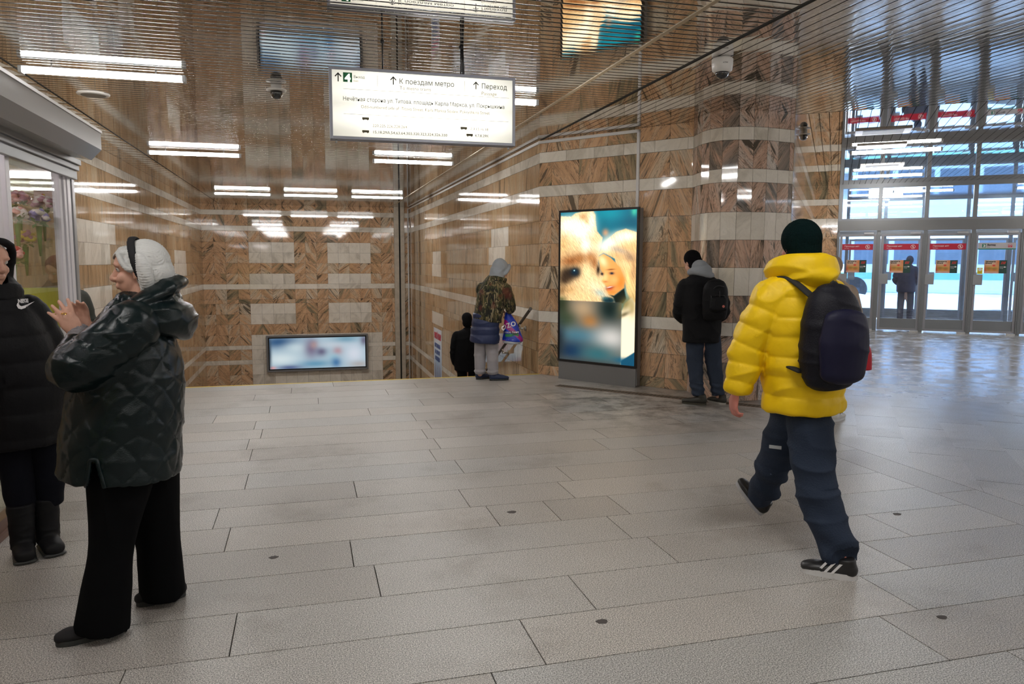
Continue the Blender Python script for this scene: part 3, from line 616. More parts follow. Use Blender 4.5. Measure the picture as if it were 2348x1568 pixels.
def direction_sign():
    root = empty('direction_sign', (.905, 5.80, 2.45), rad(-1.0)); tag(root, 'backlit white direction sign in a grey frame hanging from the slatted ceiling', 'sign')
    w, h = .705, .52; fr = mat('grey_sign_frame', (.30, .31, .36), .4, .3)
    bm = bmesh.new(); t = .022
    for a, b in (((-w, 0, 0), (-w + t, .10, h)), ((w - t, 0, 0), (w, .10, h)), ((-w + t, 0, h - t), (w - t, .10, h)), ((-w + t, 0, 0), (w - t, .10, t))): box(bm, a, b, bev=.003)
    box(bm, (-w + t, .085, t), (w - t, .10, h - t)); obj('frame', bm, fr, root)
    bm = bmesh.new(); box(bm, (-w + t, .010, t), (w - t, .07, h - t)); obj('lit_panel', bm, lightbox_mat(), root)
    ink = mat('dark_ink', (.012, .012, .012), .6); pale = mat('faded_ink', (.55, .50, .36), .6); gr = mat('green_square', (.0, .16, .05), .5); wh = emit_mat('white_lettering', (1, .98, .9), 1.4)
    T = Matrix.Translation((0, .0085, 0)); bm = bmesh.new()
    X = lambda px: -w + (px - 62) / (1920 - 62) * 2 * w          # read off the sign face
    Z = lambda f: h * (1 - f)
    def tf(s, x0, x1, zb, hh, **k): text_fit(bm, s, X(x0), Z(zb), X(x1) - X(x0), hh, T, **k)
    arrow_up(bm, X(150), Z(.205), .062, T); arrow_up(bm, X(680), Z(.205), .058, T); arrow_up(bm, X(1510), Z(.20), .055, T)
    tf('Выход', 297, 400, .145, .020); tf('К поездам метро', 735, 1280, .185, .038); tf('Переход', 1565, 1828, .185, .040)
    tf('Нечётная сторона ул. Титова, площадь Карла Маркса, ул. Покрышкина', 190, 1802, .46, .030)
    tf('15,18,29А,54,63,64,303,320,323,324,326,330', 470, 1205, .90, .021); tf('4,7,8,29К', 1497, 1640, .885, .020)
    for x0, x1, f in ((195, 1855, .30), (195, 1850, .645)): box(bm, (X(x0), .007, Z(f) - .0007), (X(x1), .0085, Z(f) + .0007))
    for x in (525, 1395): box(bm, (X(x) - .0007, .007, Z(.245)), (X(x) + .0007, .0085, Z(.09)))
    obj('lettering', bm, ink, root)
    for q in (('Exit', 297, 340, .195, .015), ('To metro trains', 740, 1050, .265, .026), ('Passage', 1565, 1722, .275, .026), ('Odd-numbered side of  Titova Street, Karla Marksa Square, Pokryshkina Street', 360, 1650, .555, .024), ('220,225,226,228,264', 470, 808, .81, .022), ('2,3,15,16,18', 1450, 1636, .79, .020)):
        bm = bmesh.new(); tf(*q); obj('faded_lettering', bm, pale, root)
    bm = bmesh.new(); tf('4,8,10,14,21,28,29,39,40,41,44,51,53,60,101,102,103,104,114,120,216,217', 470, 1636, .73, .020); obj('washed_out_lettering', bm, mat('washed_ink', (.80, .76, .60), .6, emit=(1, .95, .8), es=.5), root)
    bm = bmesh.new(); box(bm, (X(197), .006, Z(.205)), (X(282), .0085, Z(.075))); s_ = obj('green_exit_square', bm, gr, root)
    bm = bmesh.new(); text_fit(bm, '4', X(216), Z(.195), X(262) - X(216), .052, Matrix.Translation((0, .0055, 0)), bold=.004); obj('number', bm, wh, s_)
    for x0, f in ((372, .72), (370, .90), (1350, .79), (1410, .885)):
        x = X(x0); z = Z(f); bm = bmesh.new(); box(bm, (x, .007, z + .004), (x + .05, .0085, z + .020))
        for q in (.01, .04): cyl(bm, (x + q, .0062, z + .004), (x + q, .0085, z + .004), .005, n=10)
        obj('transport_icon', bm, mat('icon_ink', (.12, .10, .05), .6), root)
    for x, top in ((-.31, 1.0), (.285, 1.0)):
        bm = bmesh.new(); cyl(bm, (x, .05, h), (x, .05, CEIL - 2.45 + .01), .006, n=8); cyl(bm, (x, .05, CEIL - 2.45 - .012), (x, .05, CEIL - 2.45 + .004), .014, n=12)
        if x > 0:
            for dx in (.014, .024): cyl(bm, (x + dx, .055, h), (x + dx * .7, .055, CEIL - 2.45 + .01), .0045, n=8)
        obj('hanging_rod', bm, M_black, root)
    for x in (-w + .045, w - .045):
        bm = bmesh.new(); cyl(bm, (x, .05, -.022), (x, .05, .001), .008, n=10); obj('bolt', bm, M_alu, root)
direction_sign()

# ------------------------------------------------------------------ standing advertising screen
def totem():
    a, b = Vector((3.225, 9.43, 0)), Vector((3.915, 8.455, 0)); d = (b - a).normalized(); n = Vector((-d.y, d.x, 0)); W_ = (b - a).length; H_ = 2.215
    root = empty('advertising_screen', a, math.atan2(d.y, d.x)); tag(root, 'tall standing advertising screen lit with a bear and a girl against the marble wall', 'screen')
    gy = mat('grey_painted_steel', (.215, .215, .22), .45, .3)
    bm = bmesh.new(); box(bm, (0, .015, .02), (W_, .10, H_ - .01), bev=.008); box(bm, (.01, .0, .0), (W_ - .01, .095, .235)); obj('cabinet', bm, gy, root)
    bm = bmesh.new(); z0, z1 = .24, H_; t = .028
    for p, q in (((0, -.012, z0), (t, .02, z1)), ((W_ - t, -.012, z0), (W_, .02, z1)), ((t, -.012, z1 - t), (W_ - t, .02, z1)), ((t, -.012, z0), (W_ - t, .02, z0 + t))): box(bm, p, q, bev=.003)
    obj('bezel', bm, M_black, root)
    P = Paint(510, 1030, 210, 424, (.02, .36, .46)); ox, oy = 215, 185
    def S_(L): return [(x - ox, y - oy) for x, y in L]
    Q = lambda x, y: ((x - 1300) * .745, (y - 168) * .741)
    def QP(*L): return [Q(x, y) for x, y in L]
    def B(x, y, rx, ry, c, a=1.0, rot=0.0, p=2.0): P.blob(*Q(x, y), rx * .745, ry * .741, c, a, rot, p)
    B(1960, 260, 160, 170, (.01, .26, .36)); B(1750, 190, 140, 70, (.03, .52, .60), .8); B(1960, 185, 26, 40, (.2, .75, .60), .9); B(1700, 330, 40, 90, (.02, .30, .38), .6); B(1715, 365, 28, 34, (.75, .48, .32), .9)
    bear = QP((1290, 200), (1350, 205), (1400, 210), (1438, 178), (1500, 168), (1600, 165), (1622, 200), (1625, 270), (1640, 350), (1690, 410), (1660, 560), (1655, 640), (1700, 770), (1735, 890), (1795, 950), (1815, 1010), (1290, 1010))
    P.poly(bear, (1.02, .80, .52), 2)
    B(1380, 290, 120, 80, (1.25, 1.18, 1.0), .95); B(1490, 330, 110, 90, (1.3, 1.22, 1.05), .9); B(1590, 260, 34, 90, (1.2, 1.1, .9), .9); B(1510, 215, 34, 34, (.80, .50, .26), .75); B(1545, 255, 22, 30, (.85, .58, .30), .6)
    B(1540, 480, 50, 110, (1.3, 1.2, 1.0), .9, rot=-.2); B(1330, 470, 60, 90, (.86, .60, .32), .7); B(1420, 470, 60, 60, (1.05, .85, .55), .6)
    B(1400, 620, 130, 62, (.52, .27, .12), .95, rot=-.12); B(1490, 600, 50, 50, (.60, .32, .14), .8); B(1580, 590, 52, 62, (.64, .35, .15), .85); B(1620, 640, 30, 70, (.56, .28, .12), .8)
    B(1375, 745, 92, 74, (.10, .07, .055), .96, p=3); B(1340, 800, 60, 60, (.12, .08, .06), .9); B(1450, 725, 56, 48, (.05, .05, .055), .97, p=3); B(1438, 722, 36, 32, (.0, .10, .16), .95); B(1434, 710, 6, 6, (.8, 1, 1), 1)
    B(1560, 740, 50, 100, (1.08, .88, .58), .9, rot=-.25); B(1630, 850, 90, 60, (1.12, .95, .68), .9, rot=.5); B(1655, 700, 17, 50, (.06, .04, .04), .95)
    B(1320, 900, 50, 60, (.36, .24, .13), .85); B(1400, 900, 60, 50, (.80, .55, .30), .8); B(1480, 950, 110, 50, (1.0, .78, .48), .8); B(1310, 985, 60, 30, (.22, .26, .14), .8)
    B(1680, 915, 60, 34, (.62, .74, .70), .8, rot=.4); B(1752, 978, 62, 32, (.01, .12, .15), 1, p=5); B(1720, 958, 30, 14, (.12, .30, .32), .8)
    P.fur(bear, 1.0, .10, 9)
    hair = QP((1650, 575), (1690, 490), (1740, 420), (1810, 360), (1890, 335), (1990, 372), (1990, 1100), (1960, 1010), (1915, 900), (1890, 800), (1860, 880), (1800, 600), (1700, 545))
    P.poly(hair, (1.02, .74, .44), 2); B(1740, 470, 100, 60, (1.35, 1.28, 1.1), .95, rot=-.4); B(1890, 400, 110, 50, (1.3, 1.2, 1.0), .85); B(1830, 520, 100, 28, (.70, .62, .52), .8, rot=.35); B(1930, 590, 60, 40, (.55, .42, .32), .75, rot=.5); B(1900, 650, 60, 26, (1.1, .85, .55), .8, rot=.6); B(1960, 720, 20, 120, (.62, .42, .26), .7); B(1915, 820, 20, 120, (1.15, .88, .50), .8); B(1950, 900, 22, 110, (1.1, .85, .5), .8)
    P.fur(hair, 1.2, .09, 22)
    face = QP((1655, 585), (1700, 555), (1765, 590), (1850, 680), (1893, 790), (1885, 860), (1795, 935), (1755, 925), (1735, 890), (1728, 850), (1700, 815), (1690, 800), (1706, 765), (1672, 690))
    P.poly(face, (1.0, .60, .27), 2); B(1695, 620, 34, 60, (1.2, 1.0, .68), .85, rot=-.5); B(1715, 770, 30, 50, (1.15, .86, .50), .8); B(1850, 810, 40, 70, (.92, .42, .10), .8); B(1780, 900, 50, 24, (.86, .44, .14), .7); B(1800, 790, 40, 34, (1.1, .72, .36), .7)
    B(1768, 697, 34, 7, (.48, .24, .10), .9, rot=-.08); B(1776, 731, 25, 13, (.42, .26, .16), .9); B(1776, 732, 13, 9, (.02, .08, .16), 1); B(1690, 738, 16, 15, (.25, .15, .10), .9); B(1690, 738, 8, 8, (.02, .06, .12), 1)
    B(1722, 808, 22, 10, (.80, .40, .18), .8); B(1762, 862, 36, 13, (.50, .07, .05), 1, rot=-.25); B(1758, 857, 26, 5, (1.15, 1.0, .9), .95, rot=-.25); B(1765, 880, 28, 8, (.86, .30, .18), .8, rot=-.2)
    P.poly(QP((1745, 925), (1800, 935), (1885, 865), (1905, 960), (1880, 1000), (1815, 1010), (1795, 950)), (.03, .06, .05), 3)
    # lower part of the picture is soft and blurred
    P.poly(S_([(205, 798), (638, 798), (638, 1230), (205, 1230)]), (.30, .30, .27), 1)
    def LB(x, y, rx, ry, c, a=1.0):
        m = np.exp(-(((P.X - x + ox)/rx)**2 + ((P.Y - y + oy)/ry)**2)) * a * ((P.X < 638 - ox) & (P.Y > 798 - oy)); P.mix(m, c)
    for q in ((230, 830, 70, 120, (.10, .13, .08)), (380, 850, 90, 80, (.62, .50, .36)), (430, 940, 60, 50, (.60, .36, .16)), (560, 840, 80, 110, (.02, .08, .08)), (250, 930, 80, 60, (.16, .20, .13)), (350, 1040, 190, 60, (.20, .36, .42)),
              (570, 1040, 110, 80, (.75, .73, .70)), (300, 1150, 120, 70, (.02, .11, .22)), (480, 1160, 120, 60, (.12, .30, .33)), (205, 1100, 50, 160, (.07, .10, .12)), (420, 1225, 300, 30, (.13, .16, .17), .8)): LB(*q)
    P.poly(S_([(638, 850), (660, 800), (700, 760), (726, 800), (726, 1215), (638, 1215)]), (1.12, 1.0, .80), 1); P.blob(450, 620, 34, 60, (.46, .40, .20), .9, rot=.6); P.blob(490, 640, 24, 60, (.62, .52, .28), .8); P.blob(440, 690, 40, 14, (.25, .22, .12), .8, rot=-.5); P.blob(465, 1000, 90, 22, (.0, .25, .38), 1)
    P.poly(S_([(638, 1190), (726, 1120), (726, 1216), (638, 1216)]), (.0, .22, .33), 4)
    P.C = np.clip(P.C, 0, 1.35) ** 1.7
    screen('display', Matrix.Translation((t, -.005, z0 + t)), W_ - 2*t, z1 - z0 - 2*t, P, .98, root)
totem()

# ------------------------------------------------------------------ screen on the back wall over the stairs
def wall_screen():
    root = empty('wall_screen', (-1.17, YB - .10, -1.72)); tag(root, 'wide lit screen in a grey frame on the back wall over the stairs', 'screen'); w, h = 2.95, 1.08
    bm = bmesh.new()
    for p, q in (((0, -.04, 0), (.05, .088, h)), ((w - .05, -.04, 0), (w, .088, h)), ((.05, -.04, h - .05), (w - .05, .088, h)), ((.05, -.04, 0), (w - .05, .088, .05))): box(bm, p, q, bev=.006)
    obj('frame', bm, mat('grey_painted_steel'), root); bm = bmesh.new(); box(bm, (.05, -.01, .05), (w - .05, .02, h - .05)); obj('bezel', bm, M_black, root)
    P = Paint(1500, 500, 140, 46, (.48, .60, .68))
    for q in ((150, 60, 300, 110, (.01, .10, .25)), (420, 160, 200, 90, (.62, .72, .76)), (180, 340, 280, 100, (.72, .80, .82)), (640, 170, 110, 170, (.24, .19, .29)), (690, 120, 60, 60, (.45, .28, .27)), (800, 230, 90, 80, (.18, .16, .26)), (1000, 120, 260, 60, (.60, .66, .72)), (1060, 230, 80, 70, (.52, .35, .38)),
              (1000, 330, 90, 60, (.42, .60, .68)), (1030, 420, 80, 80, (.06, .20, .42)), (1320, 280, 150, 160, (.72, .75, .82)), (1200, 30, 200, 60, (.25, .42, .52)), (1480, 60, 60, 90, (.20, .18, .26)), (700, 430, 260, 60, (.18, .38, .52)), (300, 480, 200, 40, (.12, .16, .32)), (40, 480, 50, 24, (.75, .40, .40)), (1400, 460, 160, 60, (.50, .48, .48)), (0, 250, 30, 300, (.05, .08, .12))):
        P.blob(*q[:4], q[4], .9)
    P.C = P.C ** 1.3
    screen('display', Matrix.Translation((.085, -.014, .085)), w - .17, h - .17, P, .85, root)
wall_screen()

# ------------------------------------------------------------------ poster on the stair wall
def poster():
    root = empty('poster', (WR - .014, 18.72, -1.75), -PI/2); tag(root, 'tall white and blue poster with people glued to the stair wall', 'poster'); w, h = 1.13, 1.66
    P = Paint(230, 340, 92, 136, (.62, .68, .78)); P.blob(110, 60, 160, 60, (.76, .78, .82)); P.blob(120, 190, 110, 70, (.33, .52, .78), .8)
    for x, y in ((50, 190), (115, 200), (175, 195)):
        P.blob(x, y, 10, 14, (.30, .20, .22), .9); P.blob(x, y + 45, 24, 42, (.10, .14, .32), .9, p=3); P.blob(x, y + 105, 22, 50, (.16, .18, .28), .8)
    P.blob(110, 330, 160, 40, (.66, .68, .72), .9)
    screen('sheet', Matrix.Translation((0, 0, 0)), w, h, P, 0, root)
    T = Matrix.Translation((0, -.003, 0)); bm = bmesh.new(); text_fit(bm, 'ПРИНЕСЁМ ПОЛЬЗУ', .09, h - .25, .95, .13, T, bold=.012); obj('red_heading', bm, mat('red_ink', (.62, .03, .06), .5), root)
    bm = bmesh.new()
    for i, s in enumerate(('ПРИГЛАШАЕМ', 'НА СЛУЖБУ', 'В ПОЛИЦИЮ')): text_fit(bm, s, .18 if i else .14, h - .47 - i * .16, .78 if i == 0 else .68, .09, T, bold=.008)
    obj('blue_lettering', bm, mat('blue_ink', (.05, .09, .30), .5), root)
poster()

# ------------------------------------------------------------------ handrails on the stair wall
def handrail():
    root = empty('handrail', (WR, 0, 0)); tag(root, 'dark stair handrail on steel brackets, starting beside the top step', 'handrail')
    st = mat('polished_steel', (.62, .60, .56), .22, 1.0); dk = mat('dark_rail', (.10, .085, .07), .3, .5)
    def z(y): return .90 - (y - 9.97) * .467
    bm = bmesh.new(); cyl(bm, (-.10, 9.99, z(9.99)), (-.10, 13.2, z(13.2)), .021); obj('rail', bm, dk, root)
    bm = bmesh.new(); cyl(bm, (-.10, 9.965, z(9.965)), (-.10, 9.995, z(9.995)), .025); obj('end_cap', bm, st, root)
    for y in (10.48, 11.50, 12.6):
        bm = bmesh.new(); cyl(bm, (-.10, y, z(y) - .08), (-.01, y, z(y) - .08), .015); cyl(bm, (-.10, y, z(y) - .09), (-.10, y, z(y)), .012); cyl(bm, (-.03, y, z(y) - .08), (-.012, y, z(y) - .08), .036, n=20); obj('bracket', bm, st, root)
    r2 = empty('handrail', (WR, 0, 0)); tag(r2, 'pale steel handrail farther down the stair wall, left of the person on the stairs', 'handrail')
    bm = bmesh.new(); cyl(bm, (-.20, 13.55, -.40), (-.20, 19.0, -2.35), .021); obj('rail', bm, st, r2)
    for y in (14.0, 15.6, 17.2):
        zz = -.40 - (y - 13.55) * .358; bm = bmesh.new(); cyl(bm, (-.20, y, zz - .08), (-.01, y, zz - .08), .015); cyl(bm, (-.20, y, zz - .09), (-.20, y, zz), .012); cyl(bm, (-.03, y, zz - .08), (-.012, y, zz - .08), .036, n=20); obj('bracket', bm, st, r2)
handrail()

# ------------------------------------------------------------------ drain channel
def drain():
    a, b = Vector((2.98, 8.83, 0)), Vector((4.74, 6.86, 0)); d = (b - a).normalized(); M = basisM(a, d, (-d.y, d.x, 0), (0, 0, 1)); L_ = (b - a).length
    root = empty('drain_grate', (0, 0, 0)); tag(root, 'long rusty floor drain grate in front of the advertising screen', 'drain')
    bm = bmesh.new(); box(bm, (0, 0, -.004), (L_, .012, .003), M); box(bm, (0, .118, -.004), (L_, .13, .003), M); obj('rim', bm, mat('rusty_steel', (.16, .09, .05), .8, .3, noise=30, vary=.4), root)
    bm = bmesh.new()
    for j in range(4): box(bm, (0, .012 + j * .0295, -.003), (L_, .022 + j * .0295, .002), M)
    n = int(L_ / .045)
    for i in range(n): box(bm, (i * L_ / n, .012, -.003), (i * L_ / n + .016, .118, .0018), M)
    obj('grid', bm, mat('worn_grate', (.14, .115, .085), .6, .4, noise=30, vary=.3), root)
    bm = bmesh.new(); box(bm, (0, .01, .0004), (L_, .12, .0008), M); obj('channel', bm, M_void, root)
drain()

# ------------------------------------------------------------------ cameras, loudspeaker, air grilles
def dome(x, y, z, label, white=False):
    root = empty('security_camera', (x, y, z)); tag(root, label, 'camera')
    wp = mat('white_housing', (.72, .70, .67), .35); gl = mat('smoked_dome', (.01, .01, .012), .05, coat=1)
    if white:
        bm = bmesh.new(); lathe(bm, [(.060, -.115), (.078, -.10), (.084, -.05), (.084, -.012), (.07, .0)]); obj('housing', bm, wp, root)
        bm = bmesh.new(); lathe(bm, [(.002, -.165), (.022, -.162), (.040, -.150), (.052, -.130), (.056, -.112)]); obj('dome', bm, gl, root)
        bm = bmesh.new(); text_fit(bm, 'ACTIVE', -.02, -.06, .04, .010, Matrix.Rotation(-.25, 4, 'Z') @ Matrix.Translation((0, -.085, 0))); obj('maker_mark', bm, mat('dark_ink'), root)
    else:
        bm = bmesh.new(); lathe(bm, [(.070, -.052), (.092, -.045), (.092, -.036), (.05, -.028), (.05, .003)]); obj('housing', bm, wp, root)
        bm = bmesh.new(); lathe(bm, [(.002, -.125), (.025, -.121), (.044, -.105), (.054, -.08), (.057, -.052)]); obj('dome', bm, gl, root)
dome(-.22, 7.55, CEIL, 'dark dome camera on the slatted ceiling left of the hanging sign')
dome(3.27, 5.56, CEIL, 'white dome camera on the ceiling above the rounded marble column', True)
dome(6.60, 9.06, CEIL_E, 'dark dome camera on the ceiling between the column and the entrance doors')
root = empty('loudspeaker', (-1.97, 8.42, CEIL)); tag(root, 'round loudspeaker set flush in the ceiling near the leftmost lamp', 'loudspeaker')
bm = bmesh.new(); lathe(bm, [(.115, -.012), (.145, -.010), (.15, .004)]); obj('rim', bm, mat('white_housing'), root)
bm = bmesh.new(); lathe(bm, [(.11, -.016), (.112, -.011)]); obj('grille', bm, mat('grey_mesh', (.25, .24, .22), .6), root)
def grille(p, L_, label):
    root = empty('air_grille', p, _da); tag(root, label, 'vent')
    bm = bmesh.new(); w = .22
    for a, b in (((-L_/2, -w, -.02), (L_/2, -w + .045, .004)), ((-L_/2, w - .045, -.02), (L_/2, w, .004)), ((-L_/2, -w + .045, -.02), (-L_/2 + .09, w - .045, .004)), ((L_/2 - .09, -w + .045, -.02), (L_/2, w - .045, .004))): box(bm, a, b)
    obj('frame', bm, M_alu, root)
    bm = bmesh.new(); box(bm, (-L_/2 + .09, -w + .045, -.022), (L_/2 - .09, w - .045, -.003)); obj('dark_insert', bm, M_black, root)
grille((7.60, 8.72, CEIL_E), .68, 'upper black air grille in the entrance ceiling above the first lamp'); grille((8.54, 9.82, CEIL_E), .68, 'lower black air grille in the entrance ceiling above the first lamp')
grille((10.29, 11.79, CEIL_E), .72, 'black air grille between the two lamps of the entrance ceiling')

# ------------------------------------------------------------------ notices and adverts on the doors
wht = mat('white_paper', (.74, .74, .74), .5); wink = mat('white_ink', (.85, .82, .82), .5)
def notice(u, label, kind, w=.70):
    root = empty('door_notice', dpt(u, -.008, 1.84), _da); tag(root, label, 'sign', 'notices on the glass doors')
    T = Matrix.Translation((0, -.004, 0))
    if kind == 'red':
        bm = bmesh.new(); box(bm, (0, -.002, 0), (w, .002, .135)); obj('strip', bm, mat('crimson_vinyl', (.50, .01, .04), .4), root)
        bm = bmesh.new(); text_fit(bm, 'Прохода нет', .06, .068, .31, .036, T); text_fit(bm, 'No Exit', .06, .028, .10, .018, T)
        cx, cz, r = w - .11, .068, .047; N = 28
        for i in range(N):
            a, b = 2*PI*i/N, 2*PI*(i+1)/N; ngon(bm, [(cx + q*math.cos(t), -.004, cz + q*math.sin(t)) for q, t in ((r, a), (r, b), (r*.84, b), (r*.84, a))])
        def bar(x0, z0, x1, z1, t=.007):
            d = Vector((x1-x0, 0, z1-z0)).normalized(); n = Vector((-d.z, 0, d.x)) * t/2; ngon(bm, [(x0-n.x, -.0045, z0-n.z), (x1-n.x, -.0045, z1-n.z), (x1+n.x, -.0045, z1+n.z), (x0+n.x, -.0045, z0+n.z)])
        bar(cx - .033, cz + .033, cx + .033, cz - .033); bar(cx, cz + .015, cx, cz - .006, .012); bar(cx, cz - .006, cx - .014, cz - .028); bar(cx, cz - .006, cx + .012, cz - .026); bar(cx - .015, cz + .004, cx + .014, cz + .010)
        cyl(bm, (cx, -.0045, cz + .026), (cx, -.004, cz + .026), .007, n=10); obj('lettering', bm, wink, root)
    else:
        bm = bmesh.new(); box(bm, (0, -.002, .022), (w, .002, .145)); obj('strip', bm, mat('pale_grey_vinyl', (.52, .50, .52), .4), root)
        bm = bmesh.new(); box(bm, (0, -.002, 0), (w, .002, .022)); obj('green_band', bm, mat('green_vinyl', (.0, .20, .12), .4), root)
        bm = bmesh.new(); box(bm, (.075, -.004, .045), (.145, -.002, .12)); g = obj('green_number_square', bm, mat('green_vinyl'), root)
        bm = bmesh.new(); text_fit(bm, '3', .093, .057, .032, .050, Matrix.Translation((0, -.005, 0)), bold=.003); obj('number', bm, wink, g)
        bm = bmesh.new(); text_fit(bm, 'Выход', .17, .082, .15, .036, T, bold=.002); text_fit(bm, 'Exit', .17, .045, .05, .018, T); obj('lettering', bm, mat('dark_ink'), root)
        bm = bmesh.new(); text_fit(bm, 'М', w - .14, .055, .055, .042, T, bold=.005)
        N = 28; cx, cz, r = w - .112, .076, .045
        for i in range(N):
            a, b = 2*PI*i/N, 2*PI*(i+1)/N; ngon(bm, [(cx + q*math.cos(t), -.004, cz + q*math.sin(t)) for q, t in ((r, a), (r, b), (r*.93, b), (r*.93, a))])
        obj('metro_mark', bm, mat('red_ink'), root)
notice(US[0] + .04, 'crimson no-passage strip on the leftmost glass door', 'red', .66); notice(US[1] + .06, 'crimson no-passage strip on the second glass door from the left', 'red'); notice(US[2] + .06, 'crimson no-passage strip on the third glass door from the left', 'red')
notice(US[3] + .06, 'white and green exit strip on the fourth glass door from the left', 'green')
for i, u in enumerate(US2[:4]):
    pass
def burger_ad(u, label):
    root = empty('door_advert', dpt(u, -.008, 1.325), _da); tag(root, label, 'poster', 'burger adverts on the glass doors'); w, h = .42, .285
    bm = bmesh.new(); box(bm, (0, -.002, 0), (w, .002, h)); obj('sheet', bm, mat('dark_green_vinyl', (.012, .055, .04), .4), root)
    P = Paint(200, 200, 60, 60, (.60, .22, .09)); P.blob(100, 20, 140, 70, (.72, .60, .48)); P.blob(190, 30, 50, 60, (.70, .20, .05), .9); P.blob(100, 130, 110, 50, (.72, .36, .06))
    P.blob(65, 130, 38, 26, (.45, .18, .04), .9, p=3); P.blob(65, 118, 36, 6, (.20, .28, .04), .9); P.blob(140, 135, 40, 26, (.42, .15, .04), .9, p=3); P.blob(140, 120, 36, 6, (.22, .30, .05), .9); P.blob(130, 80, 22, 14, (.75, .02, .02), 1, p=4)
    P.blob(0, 150, 30, 60, (.50, .04, .03), .9); P.blob(40, 185, 60, 14, (.75, .55, .48), .8); P.blob(150, 185, 60, 14, (.72, .48, .42), .8)
    screen('picture', Matrix.Translation((0, -.003, 0)), .275, h, P, 0, root)
    T = Matrix.Translation((0, -.005, 0)); bm = bmesh.new(); text_fit(bm, 'Чикенбургер', .015, h - .04, .19, .024, T, bold=.002); text_fit(bm, 'Премьер', .015, h - .075, .12, .024, T, bold=.002); obj('heading', bm, mat('dark_ink'), root)
    bm = bmesh.new()
    for x in (.305, .335, .362): ngon(bm, [(x, -.004, h - .085), (x + .016, -.004, h - .085), (x + .036, -.004, h - .03), (x + .020, -.004, h - .03)])
    obj('red_mark', bm, mat('bright_red', (.62, .03, .02), .5), root)
    bm = bmesh.new(); box(bm, (.285, -.004, .135), (.375, -.003, .142)); ngon(bm, [(.37, -.004, .120), (.41, -.004, .1385), (.37, -.004, .157)]); text_fit(bm, 'вход', .29, .105, .06, .014, T); obj('arrow', bm, wink, root)
for u, l in ((US[0] + .16, 'burger advert with an arrow on the leftmost glass door'), (US[1] + .20, 'burger advert with an arrow on the second glass door from the left'), (US[2] + .20, 'burger advert with an arrow on the third glass door from the left'), (US[3] + .20, 'burger advert with an arrow on the fourth glass door from the left')): burger_ad(u, l)
root = empty('door_tag', dpt(US[3] + .075, -.010, 1.31), _da); tag(root, 'small yellow sticker above the push plate of the fourth glass door', 'sticker')
bm = bmesh.new(); box(bm, (0, -.002, 0), (.10, .002, .14)); obj('yellow_field', bm, mat('yellow_vinyl', (.78, .62, .02), .5), root)
bm = bmesh.new(); cyl(bm, (.05, -.004, .10), (.05, -.002, .10), .036, n=24); obj('white_disc', bm, wht, root)
bm = bmesh.new(); text_fit(bm, 'НЕ БЕЖАТЬ', .012, .035, .076, .012, Matrix.Translation((0, -.003, 0))) ; obj('lettering', bm, mat('dark_ink'), root)

